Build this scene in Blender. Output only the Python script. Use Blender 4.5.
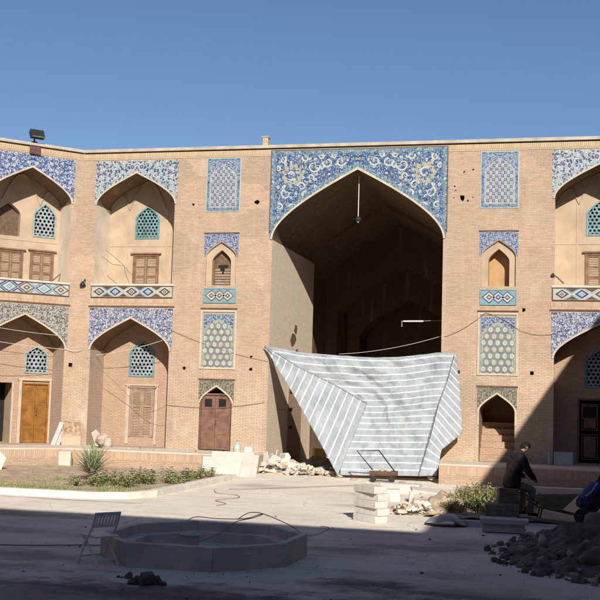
import bpy, bmesh, math, random
from mathutils import Vector, Matrix, noise
from mathutils.geometry import tessellate_polygon
R = math.radians
random.seed(7)
scene = bpy.context.scene
for o in list(bpy.data.objects): bpy.data.objects.remove(o)

# ------------------------------------------------------------------ camera, sky, sun, exposure
cam_d = bpy.data.cameras.new('camera'); cam = bpy.data.objects.new('camera', cam_d)
scene.collection.objects.link(cam); scene.camera = cam
cam_d.sensor_width = 36; cam_d.lens = 66.0; cam_d.clip_end = 2000; cam_d.clip_start = .1
YAW, PIT, ROL = R(-13.71), R(5.15), R(1.66)
cam.matrix_world = Matrix.Translation((7.34, -38.28, 2.6)) @ Matrix.Rotation(-YAW, 4, 'Z') @ Matrix.Rotation(R(90) + PIT, 4, 'X') @ Matrix.Rotation(ROL, 4, 'Z')

SUN_TO = Vector((.4, -1.0, .6)).normalized()          # direction towards the sun
ELEV = math.asin(SUN_TO.z)
w = bpy.data.worlds.new('World'); scene.world = w; w.use_nodes = True
nt = w.node_tree; nt.nodes.clear()
sky = nt.nodes.new('ShaderNodeTexSky'); sky.sky_type = 'NISHITA'; sky.sun_disc = False
sky.sun_elevation = ELEV; sky.sun_rotation = math.atan2(SUN_TO.x, SUN_TO.y)
sky.altitude = 1500; sky.air_density = 1.0; sky.dust_density = .9; sky.ozone_density = 4.0
bg = nt.nodes.new('ShaderNodeBackground'); bg.inputs['Strength'].default_value = .085
wo = nt.nodes.new('ShaderNodeOutputWorld')
nt.links.new(sky.outputs[0], bg.inputs[0]); nt.links.new(bg.outputs[0], wo.inputs[0])
sd = bpy.data.lights.new('sun', 'SUN'); sd.energy = 5.0; sd.angle = R(.5); sd.color = (1, .955, .885)
so = bpy.data.objects.new('sun', sd); scene.collection.objects.link(so)
so.rotation_euler = SUN_TO.to_track_quat('Z', 'Y').to_euler(); so.location = (20, -60, 40)
vs = scene.view_settings; vs.view_transform = 'Standard'; vs.look = 'None'; vs.gamma = 1; vs.use_curve_mapping = False
vs.exposure = .2
scene.render.engine = 'CYCLES'; scene.cycles.max_bounces = 6

# ------------------------------------------------------------------ object helpers
COL = scene.collection
def link(o, parent=None):
    COL.objects.link(o)
    if parent is not None: o.parent = parent
    return o
def tag(o, label=None, cat=None, group=None, kind=None):
    if label: o['label'] = label
    if cat: o['category'] = cat
    if group: o['group'] = group
    if kind: o['kind'] = kind
    return o
def thing(name, label, cat, loc=(0, 0, 0), rz=0, group=None):
    o = bpy.data.objects.new(name, None); o.empty_display_size = .2
    link(o); o.location = loc; o.rotation_euler = (0, 0, rz)
    return tag(o, label, cat, group)

class Fr:
    """a wall frame: u along the wall, z up, d into the wall"""
    def __init__(s, o, t): s.o = Vector((o[0], o[1], 0)); s.t = Vector((t[0], t[1], 0)).normalized(); s.n = Vector((s.t.y, -s.t.x, 0))
    def __call__(s, u, z, d=0): return s.o + s.t * u - s.n * d + Vector((0, 0, z))
ID = Fr((0, 0), (1, 0))

class MB:
    def __init__(s): s.v = []; s.f = []; s.uv = []; s.mi = []
    def face(s, pts, uvs=None, mi=0):
        k = len(s.v); s.v += [tuple(p) for p in pts]; s.f.append(list(range(k, k + len(pts))))
        s.uv.append(uvs if uvs else [(p[0], p[2]) for p in pts]); s.mi.append(mi)
    def faces_shared(s, verts, faces, mi=0, uvf=None):
        k = len(s.v); s.v += [tuple(p) for p in verts]
        for f in faces:
            s.f.append([i + k for i in f]); s.mi.append(mi)
            s.uv.append([(uvf(verts[i]) if uvf else (verts[i][0], verts[i][2])) for i in f])
    def cap(s, fr, outer, holes=(), d=0, mi=0, uo=0):
        loops = [outer] + list(holes); flat = [p for l in loops for p in l]
        tris = tessellate_polygon([[Vector((p[0], p[1], 0)) for p in l] for l in loops])
        for t in tris:
            a, b, c = [flat[i] for i in t]
            if (b[0]-a[0])*(c[1]-a[1]) - (b[1]-a[1])*(c[0]-a[0]) < 0: b, c = c, b
            P = (a, b, c)
            s.face([fr(p[0], p[1], d) for p in P], [(p[0] - uo, p[1]) for p in P], mi)
    def shell(s, fr, poly, d0, d1, mi=0, skip_floor=False, uo=0):
        acc = 0; n = len(poly)
        for i in range(n):
            a, b = poly[i], poly[(i + 1) % n]; L = math.hypot(b[0]-a[0], b[1]-a[1])
            vert = abs(a[0]-b[0]) < 1e-4
            if not (skip_floor and abs(a[1]-b[1]) < 1e-4 and abs(a[1] - min(p[1] for p in poly)) < 1e-4):
                if vert: uv = [(d0, a[1]), (d1, a[1]), (d1, b[1]), (d0, b[1])]
                else: uv = [(d0, acc), (d1, acc), (d1, acc+L), (d0, acc+L)]
                s.face([fr(a[0], a[1], d0), fr(a[0], a[1], d1), fr(b[0], b[1], d1), fr(b[0], b[1], d0)], uv, mi)
            acc += L
    def prism(s, fr, poly, d0, d1, mi=0, uo=0, smi=None, back=False):
        s.cap(fr, poly, (), d0, mi, uo); s.shell(fr, poly, d0, d1, mi if smi is None else smi)
        if back: s.cap(fr, poly, (), d1, mi, uo)
    def rect(s, fr, u0, u1, z0, z1, d0, d1, mi=0, uo=0):
        s.prism(fr, [(u0, z0), (u1, z0), (u1, z1), (u0, z1)], d0, d1, mi, uo, back=True)
    def box(s, c, size, mi=0, rz=0, rx=0, ry=0):
        M = Matrix.Translation(c) @ Matrix.Rotation(rz, 4, 'Z') @ Matrix.Rotation(ry, 4, 'Y') @ Matrix.Rotation(rx, 4, 'X')
        x, y, z = [q / 2 for q in size]
        V = [(-x,-y,-z),(x,-y,-z),(x,y,-z),(-x,y,-z),(-x,-y,z),(x,-y,z),(x,y,z),(-x,y,z)]
        for f, ax in (((0,3,2,1),(0,1)),((4,5,6,7),(0,1)),((0,1,5,4),(0,2)),((2,3,7,6),(0,2)),((1,2,6,5),(1,2)),((3,0,4,7),(1,2))):
            s.face([M @ Vector(V[i]) for i in f], [(V[i][ax[0]], V[i][ax[1]]) for i in f], mi)
    def tube(s, pts, r, n=7, mi=0, cap=True):
        pts = [Vector(p) for p in pts]; rings = []; up = Vector((0, 0, 1))
        for i, p in enumerate(pts):
            t = (pts[min(i+1, len(pts)-1)] - pts[max(i-1, 0)]).normalized()
            a = t.cross(up)
            if a.length < .05: a = t.cross(Vector((1, 0, 0)))
            a.normalize(); b = t.cross(a); rr = r[i] if isinstance(r, (list, tuple)) else r
            rings.append([p + (a*math.cos(2*math.pi*k/n) + b*math.sin(2*math.pi*k/n)) * rr for k in range(n)])
        V = [q for rg in rings for q in rg]; F = []
        for i in range(len(pts)-1):
            for k in range(n): F.append((i*n+k, i*n+(k+1) % n, (i+1)*n+(k+1) % n, (i+1)*n+k))
        if cap: F.append(tuple(range(n))[::-1]); F.append(tuple((len(pts)-1)*n + k for k in range(n)))
        s.faces_shared(V, F, mi)
    def build(s, name, mats, parent=None, smooth=False, bevel=0):
        me = bpy.data.meshes.new(name); me.from_pydata(s.v, [], s.f)
        if not isinstance(mats, (list, tuple)): mats = [mats]
        for m in mats: me.materials.append(m)
        uvl = me.uv_layers.new(name='UVMap'); k = 0
        for i, p in enumerate(me.polygons):
            p.material_index = s.mi[i]; p.use_smooth = smooth
            for q in s.uv[i]: uvl.data[k].uv = q; k += 1
        me.validate(); me.update()
        o = bpy.data.objects.new(name, me); link(o, parent)
        if bevel:
            b = bmesh.new(); b.from_mesh(me); bmesh.ops.remove_doubles(b, verts=b.verts, dist=1e-4); b.to_mesh(me); b.free()
            md = o.modifiers.new('bevel', 'BEVEL'); md.width = bevel; md.segments = 2; md.limit_method = 'ANGLE'
        return o

# ------------------------------------------------------------------ materials
class NT:
    def __init__(s, name, rough=.9, spec=.2):
        s.m = bpy.data.materials.new(name); s.m.use_nodes = True; s.t = s.m.node_tree; s.b = s.t.nodes['Principled BSDF']
        s.b.inputs['Roughness'].default_value = rough; s.b.inputs['Specular IOR Level'].default_value = spec
    def n(s, ty, ins=None, **kw):
        nd = s.t.nodes.new('ShaderNode' + ty)
        for k, v in kw.items(): setattr(nd, k, v)
        for k, v in (ins or {}).items():
            if hasattr(v, 'is_output') or isinstance(v, bpy.types.NodeSocket): s.t.links.new(v, nd.inputs[k])
            else: nd.inputs[k].default_value = v
        return nd
    def link(s, a, b): s.t.links.new(a, s.b.inputs[b] if isinstance(b, str) else b)
    def math(s, op, a, b=0., c=0.): return s.n('Math', {0: a, 1: b, 2: c}, operation=op).outputs[0]
    def mix(s, f, a, b, blend='MIX'):
        m = s.n('Mix', data_type='RGBA', blend_type=blend)
        for sk, v in ((m.inputs[0], f), (m.inputs[6], a), (m.inputs[7], b)):
            if isinstance(v, bpy.types.NodeSocket): s.t.links.new(v, sk)
            else: sk.default_value = v if not isinstance(v, tuple) else (*v[:3], 1)
        return m.outputs[2]
    def ramp(s, f, stops, interp='LINEAR'):
        r = s.n('ValToRGB', {0: f}); r.color_ramp.interpolation = interp; e = r.color_ramp.elements
        while len(e) < len(stops): e.new(.5)
        for i, (p, c) in enumerate(stops): e[i].position = p; e[i].color = (*c, 1) if isinstance(c, tuple) else (c, c, c, 1)
        return r.outputs[0]
    def obj(s): return s.n('TexCoord').outputs['Object']
    def uv(s): return s.n('TexCoord').outputs['UV']
    def noise(s, co, sc, det=4, rough=.55, dist=0): return s.n('TexNoise', {'Vector': co, 'Scale': sc, 'Detail': det, 'Roughness': rough, 'Distortion': dist}).outputs['Fac']
    def bump(s, h, st=.5, dist=.01):
        b = s.n('Bump', {'Height': h, 'Strength': st, 'Distance': dist}); s.t.links.new(b.outputs[0], s.b.inputs['Normal'])

def c4(c): return (*c, 1)
def plain(name, col, rough=.8, var=.18, sc=3., bump=.0, metal=0, spec=.25, bsc=30):
    t = NT(name, rough, spec); co = t.obj(); nf = t.noise(co, sc, 5)
    lo = tuple(x * (1 - var) for x in col); hi = tuple(min(1, x * (1 + var)) for x in col)
    t.link(t.ramp(nf, [(.3, lo), (.7, hi)]), 'Base Color'); t.b.inputs['Metallic'].default_value = metal
    if bump: t.bump(t.noise(co, bsc, 6), bump, .02)
    return t.m

def brick_mat(name, c1, c2, mortar, bw=.24, rh=.068, ms=.008, stain=(.30, .2, .13), st_amt=.35, bump=.6, rough=.9):
    t = NT(name, rough, .12); uv = t.uv(); ob = t.obj()
    br = t.n('TexBrick', {'Vector': uv, 'Color1': c4(c1), 'Color2': c4(c2), 'Mortar': c4(mortar), 'Scale': 1.0, 'Mortar Size': ms,
                          'Mortar Smooth': .3, 'Bias': 0., 'Brick Width': bw, 'Row Height': rh}, offset=.5)
    col = br.outputs['Color']
    # tone drift from repair to repair, old damp and soot marks
    n1 = t.noise(ob, .55, 5, .6); n2 = t.noise(ob, 2.6, 6, .65); n3 = t.noise(ob, 11., 4)
    col = t.mix(t.ramp(n1, [(.40, 0.), (.66, 1.)]), col, (1.08, 1.02, .95), 'MULTIPLY')
    col = t.mix(t.ramp(n2, [(.50, 0.), (.78, st_amt)]), col, stain)
    col = t.mix(t.math('MULTIPLY', t.ramp(n3, [(.35, 0.), (.75, 1.)]), .28), col, tuple(x * .72 for x in c1))
    mp = t.n('Mapping', {'Vector': ob, 'Scale': (2.2, 2.2, .16)}).outputs[0]
    n4 = t.noise(mp, 1.6, 5, .6)
    col = t.mix(t.ramp(n4, [(.56, 0.), (.80, .38)]), col, (.62, .50, .37))
    t.link(col, 'Base Color')
    h = t.math('ADD', t.math('MULTIPLY', br.outputs['Fac'], -1.), t.math('MULTIPLY', n3, .5))
    t.bump(h, bump, .012)
    return t.m

def floral(name, base, vine, fl1, fl2, leaf, scale=2.6, amt=1.0, dark=None):
    """glazed mosaic: scrolling stems, leaves and rosettes, mirrored about the axis (uv x = 0)"""
    t = NT(name, .32, .4); uv = t.uv()
    sp = t.n('SeparateXYZ', {0: uv}); ax = t.math('ABSOLUTE', sp.outputs[0])
    co = t.n('CombineXYZ', {0: ax, 1: sp.outputs[1]}).outputs[0]
    wob = t.n('TexNoise', {'Vector': co, 'Scale': scale * 1.1, 'Detail': 2.}).outputs['Color']
    off = t.n('VectorMath', {0: wob, 1: (.5, .5, .5)}, operation='SUBTRACT').outputs[0]
    off = t.n('VectorMath', {0: off, 'Scale': .75 / scale}, operation='SCALE').outputs[0]
    cw = t.n('VectorMath', {0: co, 1: off}, operation='ADD').outputs[0]
    v1 = t.n('TexVoronoi', {'Vector': cw, 'Scale': scale, 'Randomness': .7}, feature='F1', voronoi_dimensions='2D')
    vl = t.n('TexVoronoi', {'Vector': cw, 'Scale': scale * 2.6, 'Randomness': 1.}, feature='F1', voronoi_dimensions='2D')
    rnd = t.n('SeparateColor', {0: v1.outputs['Color']}).outputs[0]; rnl = t.n('SeparateColor', {0: vl.outputs['Color']}).outputs[0]
    nA = t.n('TexNoise', {'Vector': co, 'Scale': scale * .75, 'Detail': 0., 'Distortion': 1.6}).outputs['Fac']
    nB = t.n('TexNoise', {'Vector': co, 'Scale': scale * 1.5, 'Detail': 0., 'Distortion': 1.2}).outputs['Fac']
    def iso(n, k, wd): return t.math('LESS_THAN', t.math('ABSOLUTE', t.math('SUBTRACT', t.math('FRACT', t.math('MULTIPLY', n, k)), .5)), wd)
    col = t.mix(t.math('MULTIPLY', t.noise(co, 3.), .5), base, tuple(x * .7 for x in base))
    col = t.mix(t.math('MULTIPLY', t.math('LESS_THAN', vl.outputs['Distance'], .34), t.math('GREATER_THAN', rnl, .45)), col, leaf)
    col = t.mix(iso(nB, 5., .10 * amt), col, leaf)
    col = t.mix(iso(nA, 5., .10 * amt), col, vine)
    d = v1.outputs['Distance']
    sz = t.math('ADD', .13, t.math('MULTIPLY', rnd, .14))
    col = t.mix(t.math('LESS_THAN', d, t.math('ADD', sz, .05)), col, dark or tuple(x * .6 for x in base))
    fc = t.mix(t.math('GREATER_THAN', rnd, .5), fl1, fl2)
    col = t.mix(t.math('LESS_THAN', d, sz), col, fc)
    col = t.mix(t.math('LESS_THAN', d, .06), col, base)
    # weathered glaze
    nz = t.noise(t.obj(), 6., 5); col = t.mix(t.ramp(nz, [(.55, 0.), (.85, .45)]), col, (.52, .44, .34))
    t.link(col, 'Base Color'); t.bump(t.noise(uv, 40., 3), .15, .004)
    return t.m

COBALT = (.035, .055, .165); WHITE = (.44, .45, .42); TURQ = (.10, .36, .38); OCHRE = (.46, .38, .20)
M = {}
M['brick'] = brick_mat('sandy_brick', (.56, .355, .215), (.50, .31, .185), (.60, .42, .28), ms=.007, st_amt=.25, bump=.45)
M['brick_low'] = brick_mat('weathered_brick', (.52, .37, .255), (.44, .30, .205), (.36, .265, .19), bw=.21, ms=.010, st_amt=.3, bump=1., rh=.058)
M['brick_jamb'] = brick_mat('pale_jamb_brick', (.60, .48, .37), (.52, .41, .31), (.36, .29, .23), bw=.21, ms=.012, st_amt=.2, bump=1., rh=.058)
M['brick_vault'] = brick_mat('vault_brick', (.36, .23, .145), (.31, .195, .12), (.27, .19, .13), ms=.010, st_amt=.3, stain=(.16, .11, .08))
M['brick_dark'] = brick_mat('very_dark_brick', (.20, .135, .09), (.16, .11, .07), (.15, .10, .07), st_amt=.6, stain=(.06, .045, .035))  # very dark brick for wall holes, chips and bare patches
M['brick_vault2'] = brick_mat('dark_iwan_brick', (.17, .115, .075), (.14, .09, .06), (.20, .145, .10), bw=.21, ms=.012, rh=.06, st_amt=.4, stain=(.07, .05, .04))  # much darker brick for the iwan vault and hall
M['soffit'] = brick_mat('shade_brown_soffit', (.25, .165, .105), (.20, .13, .08), (.17, .115, .075), bw=.21, ms=.010, rh=.056, st_amt=.35, stain=(.12, .08, .05))  # darker than the alcove plaster: shade under the vaults put into the colour
M['brick_pave'] = brick_mat('platform_brick', (.52, .385, .27), (.43, .30, .21), (.37, .28, .205), bw=.21, ms=.011, st_amt=.4, bump=.9, rh=.060)
M['soldier'] = brick_mat('upright_brick', (.56, .44, .28), (.49, .36, .22), (.36, .26, .18), bw=.07, rh=.25, ms=.010)
M['soldier_low'] = brick_mat('upright_platform_brick', (.54, .41, .285), (.43, .29, .20), (.42, .32, .23), bw=.07, rh=.26, ms=.009, st_amt=.45, stain=(.36, .22, .14))
M['plaster'] = plain('ochre_plaster', (.455, .345, .235), .95, .16, 1.6, .3)
M['ochre_wash'] = plain('orange_ochre_wash', (.46, .29, .14), .95, .14, 2., .3)
M['surround'] = plain('brick_coloured_plaster', (.50, .39, .29), .9, .15, 3., .3)
M['jamb_plaster'] = plain('grey_plaster', (.70, .60, .47), .95, .12, 1.4, .35)
M['cream'] = plain('cream_stone', (.62, .53, .42), .85, .14, 2.5, .3)
M['coping'] = plain('weathered_coping', (.46, .39, .30), .9, .2, 2.2, .4)
M['trim'] = plain('pale_trim', (.52, .435, .33), .85, .15, 4., .2)
M['groove'] = plain('shadow_brown_groove', (.16, .09, .055), .9, .2)
M['marble'] = plain('white_marble', (.56, .51, .45), .65, .16, 3., .3)
M['kerb'] = plain('pale_kerb', (.70, .64, .55), .8, .14, 2.5, .3)
M['marble_grey'] = plain('grey_stone', (.46, .44, .42), .7, .12, 3., .2)
M['concrete'] = plain('cement', (.60, .545, .49), .9, .2, 2.2, .5)
M['block'] = plain('cement_block', (.60, .56, .50), .9, .14, 5., .5)
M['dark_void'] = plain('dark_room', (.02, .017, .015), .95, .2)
M['wood_yellow'] = plain('varnished_wood', (.27, .115, .022), .45, .35, 3.5, .1, spec=.4)
M['wood_brown'] = plain('red_brown_wood', (.20, .105, .07), .65, .3, 4., .15)
M['wood_shutter'] = plain('faded_wood', (.20, .115, .065), .75, .3, 5., .1)
M['wood_pale'] = plain('bleached_wood', (.33, .235, .17), .8, .25, 5., .1)
M['wood_slat'] = plain('grille_wood', (.14, .09, .055), .8, .35, 9.)
M['wood_grey'] = plain('old_plank', (.17, .14, .11), .85, .25, 6., .2)
M['lattice'] = plain('turquoise_glaze', (.15, .26, .265), .4, .3, 5., spec=.4)
M['lattice_white'] = plain('white_blue_glaze', (.27, .32, .32), .5, .25, 5., spec=.3)
M['black_metal'] = plain('black_metal', (.03, .03, .03), .5, .2, 8.)
M['rust'] = plain('rusty_pipe', (.13, .07, .05), .8, .3, 9.)
M['cable'] = plain('grey_cable', (.28, .25, .22), .8, .1)
M['cable_dark'] = plain('dark_cable', (.17, .13, .10), .8, .1)
M['cable_white'] = plain('pale_cable', (.60, .55, .50), .7, .05)
M['white_tile'] = plain('white_glaze', WHITE, .35, .1, 8., spec=.4)
M['cobalt'] = plain('cobalt_glaze', COBALT, .35, .3, 9., spec=.4)
M['turq'] = plain('turquoise_tile', (.16, .34, .35), .35, .25, 9., spec=.4)
M['skyblue'] = plain('sky_blue_tile', (.20, .30, .335), .35, .15, 9., spec=.4)
M['brown_tile'] = plain('brown_glaze', (.11, .065, .045), .4, .25, 9., spec=.35)
M['bluegrey'] = plain('blue_grey_glaze', (.33, .345, .325), .4, .25, 7., spec=.35)
M['green_tile'] = plain('sage_glaze', (.30, .33, .25), .4, .2, 9., spec=.35)
M['ivory_tile'] = plain('ivory_glaze', (.42, .395, .325), .4, .2, 9., spec=.35)
M['f_cobalt'] = floral('cobalt_mosaic', (.035, .055, .165), (.40, .43, .47), (.50, .50, .45), (.40, .44, .47), (.30, .35, .44), 3.8, .9)
M['f_white'] = floral('white_mosaic', (.46, .49, .47), (.06, .08, .11), (.17, .33, .36), (.09, .10, .17), (.05, .06, .10), 3.6, .8, dark=(.46, .49, .47))
M['f_bluewhite'] = floral('blue_and_white_mosaic', (.06, .075, .175), (.45, .46, .46), (.45, .40, .29), (.45, .46, .48), (.40, .41, .44), 4.8, 1.)
M['f_scroll'] = floral('ivory_scroll_mosaic', (.085, .09, .095), (.43, .40, .33), (.46, .43, .35), (.42, .39, .32), (.38, .35, .29), 4.6, 1.2)
M['f_door'] = floral('olive_scroll_mosaic', (.07, .065, .055), (.34, .31, .22), (.40, .37, .28), (.26, .25, .18), (.24, .22, .16), 6.0, 1.)
M['f_iwan'] = floral('iwan_mosaic', (.03, .05, .145), (.33, .38, .42), (.42, .36, .20), (.42, .44, .43), (.15, .26, .34), 4.3, .75)
M['f_border'] = floral('turquoise_border_mosaic', (.11, .22, .25), (.42, .47, .45), (.45, .47, .42), (.06, .09, .22), (.09, .12, .22), 8., .8)
M['f_fine'] = floral('fine_blue_mosaic', (.05, .07, .165), (.42, .44, .46), (.45, .46, .45), (.34, .38, .43), (.30, .34, .42), 6.5, .9)

def ground_mat():
    t = NT('dusty_paving', .92, .12); ob = t.obj(); n1 = t.noise(ob, .35, 6, .6); n2 = t.noise(ob, 2.3, 6, .65); n3 = t.noise(ob, 19., 4)
    br = t.n('TexBrick', {'Vector': ob, 'Color1': (1, 1, 1, 1), 'Color2': (.93, .92, .9, 1), 'Mortar': (.80, .77, .73, 1), 'Scale': 1., 'Mortar Size': .012,
                          'Mortar Smooth': .8, 'Brick Width': .9, 'Row Height': .6}, offset=.5)
    col = t.ramp(n1, [(.3, (.70, .62, .52)), (.55, (.84, .75, .63)), (.75, (.88, .81, .70))])
    col = t.mix(.55, col, br.outputs['Color'], 'MULTIPLY')
    col = t.mix(t.ramp(n2, [(.50, 0.), (.75, .5)]), col, (.55, .46, .36))
    mp = t.n('Mapping', {'Vector': ob, 'Scale': (.35, 2.4, 1)}).outputs[0]
    col = t.mix(t.ramp(t.noise(mp, 1.1, 6, .62), [(.54, 0.), (.70, .6)]), col, (.48, .38, .28))
    col = t.mix(t.math('MULTIPLY', t.ramp(n3, [(.55, 0.), (.8, 1.)]), .35), col, (.33, .27, .21))
    n4 = t.noise(t.n('Mapping', {'Vector': ob, 'Scale': (1, 1.6, 1), 'Rotation': (0, 0, .5)}).outputs[0], 1.1, 5, .6)
    # damp and dirt patches near the pool; the widest also paint in foreground shade
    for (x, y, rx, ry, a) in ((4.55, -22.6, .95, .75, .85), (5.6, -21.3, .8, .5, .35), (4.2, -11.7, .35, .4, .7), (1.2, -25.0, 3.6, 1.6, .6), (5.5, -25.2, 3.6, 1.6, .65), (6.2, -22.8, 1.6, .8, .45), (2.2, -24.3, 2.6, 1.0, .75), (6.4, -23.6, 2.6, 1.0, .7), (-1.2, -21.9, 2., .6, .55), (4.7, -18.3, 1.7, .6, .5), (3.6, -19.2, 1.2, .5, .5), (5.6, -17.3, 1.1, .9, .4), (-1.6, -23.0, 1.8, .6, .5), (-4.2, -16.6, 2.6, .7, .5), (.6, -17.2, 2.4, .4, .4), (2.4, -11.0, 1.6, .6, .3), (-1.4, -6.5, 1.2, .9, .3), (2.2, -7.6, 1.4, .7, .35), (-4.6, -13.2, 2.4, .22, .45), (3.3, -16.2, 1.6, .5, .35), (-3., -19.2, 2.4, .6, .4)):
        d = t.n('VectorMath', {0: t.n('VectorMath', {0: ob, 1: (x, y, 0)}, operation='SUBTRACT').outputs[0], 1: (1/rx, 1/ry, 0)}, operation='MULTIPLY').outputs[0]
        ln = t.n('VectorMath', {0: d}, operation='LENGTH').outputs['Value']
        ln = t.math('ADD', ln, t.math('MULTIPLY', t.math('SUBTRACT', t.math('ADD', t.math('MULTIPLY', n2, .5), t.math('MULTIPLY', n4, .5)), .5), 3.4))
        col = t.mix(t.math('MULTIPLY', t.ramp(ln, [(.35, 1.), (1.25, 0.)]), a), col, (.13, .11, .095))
    vc = t.n('TexVoronoi', {'Vector': t.n('VectorMath', {0: ob, 1: t.n('VectorMath', {0: t.n('TexNoise', {'Vector': ob, 'Scale': 1.5, 'Detail': 4.}).outputs['Color'], 'Scale': .5}, operation='SCALE').outputs[0]}, operation='ADD').outputs[0], 'Scale': .42}, feature='DISTANCE_TO_EDGE').outputs['Distance']
    col = t.mix(t.math('MULTIPLY', t.math('LESS_THAN', vc, .006), t.ramp(n1, [(.48, 0.), (.62, .5)])), col, (.25, .20, .16))
    n6 = t.noise(ob, 5.5, 7, .7); col = t.mix(t.ramp(n6, [(.60, 0.), (.70, .5)]), col, (.34, .27, .20))
    t.link(col, 'Base Color')
    h = t.math('ADD', t.math('MULTIPLY', n2, 1.2), t.math('ADD', t.math('MULTIPLY', n3, .4), t.math('MULTIPLY', br.outputs['Fac'], -.4)))
    t.bump(h, .5, .03); return t.m
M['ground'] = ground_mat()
M['soil'] = plain('dry_soil', (.46, .345, .24), .95, .3, 3., .8, bsc=14)
M['dirt'] = plain('dug_earth', (.175, .137, .102), .95, .5, 5., 1., bsc=18)
M['dirt_pale'] = plain('pale_earth', (.50, .38, .26), .95, .25, 4., .8, bsc=14)

# ------------------------------------------------------------------ arches
def arch_pts(c, a, zs, r, n=14, k1=.34, k2x=.52, k2z=.66):
    """right spring -> apex -> left spring of a four-centred arch"""
    out = []
    for i in range(n + 1):
        t = i / n; q = 1 - t
        x = a*q**3 + 3*a*q*q*t + 3*a*k2x*q*t*t; z = 3*k1*r*q*q*t + 3*k2z*r*q*t*t + r*t**3
        out.append((x, z))
    return [(c + x, zs + z) for x, z in out] + [(c - x, zs + z) for x, z in out[-2::-1]]
def arch_poly(c, a, z0, zs, r, n=14, **k): return [(c - a, z0), (c + a, z0)] + arch_pts(c, a, zs, r, n, **k)
def off_arch(c, a, zs, r, o, n=14, **k): return arch_pts(c, a + o, zs, r + o * 1.15, n, **k)
def band(mb, fr, inner, outer, d0, d1, mi=0):
    """archivolt strip between two arch lines of the same count, with its edges"""
    for i in range(len(inner) - 1):
        a, b, c, d = inner[i], inner[i+1], outer[i+1], outer[i]
        mb.face([fr(*a, d0), fr(*d, d0), fr(*c, d0), fr(*b, d0)], [a, d, c, b], mi)
        mb.face([fr(*a, d0), fr(*b, d0), fr(*b, d1), fr(*a, d1)], [a, b, b, a], mi)
        mb.face([fr(*d, d0), fr(*c, d0), fr(*c, d1), fr(*d, d1)], [d, c, c, d], mi)
def spandrel(fr, c, half, ztop, a, zs, r, mat, parent, d=-.012, off=.07, label=None):
    mb = MB(); ar = [p for p in off_arch(c, a, zs, r, off) if abs(p[0] - c) <= half]
    ze = zs + .02
    poly = [(c + half, ztop), (c - half, ztop)] + [(c - half, ar[-1][1])] + ar[::-1] + [(c + half, ar[0][1])]
    poly = [p for i, p in enumerate(poly) if i == 0 or (abs(p[0]-poly[i-1][0]) + abs(p[1]-poly[i-1][1]) > 1e-4)]
    mb.prism(fr, poly, d, .01, 0, uo=c)
    o = mb.build('tile_spandrel', mat, parent)
    if label: o['label'] = label
    return o
def arch_trim(fr, c, a, zs, r, parent, mat=None, wd=.065, d0=-.03, z0=None):
    mb = MB(); i = arch_pts(c, a, zs, r); o = off_arch(c, a, zs, r, wd)
    band(mb, fr, i, o, d0, .02)
    if z0 is not None:
        for sg in (-1, 1): mb.rect(fr, *sorted((c + sg*a, c + sg*(a + wd))), z0, zs, d0, .02)
    return mb.build('arch_trim', mat or M['trim'], parent)

# ------------------------------------------------------------------ building pieces
def lattice_window(fr, c, w, z0, zs, r, d, parent, pitch=.19, mat=None, frame=None):
    """pierced glazed grille in an arched opening, dark room behind"""
    a = w / 2; mat = mat or M['lattice']; mb = MB()
    outer = arch_poly(c, a, z0, zs, r, 8); inner = arch_poly(c, a - .07, z0 + .07, zs, r - .08, 8)
    n = len(outer)
    for i in range(n):
        j = (i + 1) % n
        mb.face([fr(*outer[i], d-.025), fr(*outer[j], d-.025), fr(*inner[j], d-.025), fr(*inner[i], d-.025)])
        mb.face([fr(*inner[i], d-.025), fr(*inner[j], d-.025), fr(*inner[j], d+.05), fr(*inner[i], d+.05)])
        mb.face([fr(*outer[i], d-.025), fr(*outer[j], d-.025), fr(*outer[j], d+.05), fr(*outer[i], d+.05)])
    wo = mb.build('lattice_window', frame or mat, parent)
    lb = MB(); h = pitch * .866
    def inside(x, z):
        if abs(x - c) > a - .05 or z < z0 + .04: return False
        if z <= zs: return True
        ap = arch_pts(c, a - .05, zs, r - .05, 10)
        for p, q in zip(ap, ap[1:]):
            lo, hi = min(p[0], q[0]), max(p[0], q[0])
            if lo <= x <= hi and hi > lo: return z <= p[1] + (q[1]-p[1]) * (x - p[0]) / (q[0]-p[0])
        return False
    rows = int((zs + r - z0) / h) + 2; cols = int(w / pitch) + 2
    for i in range(rows):
        for k in range(-cols, cols + 1):
            x = c + (k + .5 * (i % 2)) * pitch; z = z0 + .07 + i * h
            if not inside(x, z): continue
            R0 = pitch / math.sqrt(3)
            for s in range(6):
                a0, a1 = math.pi/6 + s*math.pi/3, math.pi/6 + (s+1)*math.pi/3
                ri = R0 * .60
                p = [(x + R0*math.cos(a0), z + R0*math.sin(a0)), (x + R0*math.cos(a1), z + R0*math.sin(a1)),
                     (x + ri*math.cos(a1), z + ri*math.sin(a1)), (x + ri*math.cos(a0), z + ri*math.sin(a0))]
                lb.face([fr(*q, d + .012) for q in p])
                lb.face([fr(*p[2], d + .012), fr(*p[3], d + .012), fr(*p[3], d + .06), fr(*p[2], d + .06)])
    lb.build('lattice', mat, wo)
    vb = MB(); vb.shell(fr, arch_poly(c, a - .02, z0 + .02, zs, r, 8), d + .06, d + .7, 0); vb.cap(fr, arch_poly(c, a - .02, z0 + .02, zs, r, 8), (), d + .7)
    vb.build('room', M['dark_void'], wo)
    return arch_poly(c, a - .02, z0 + .02, zs, r, 8)          # the hole to cut in the back wall

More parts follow.
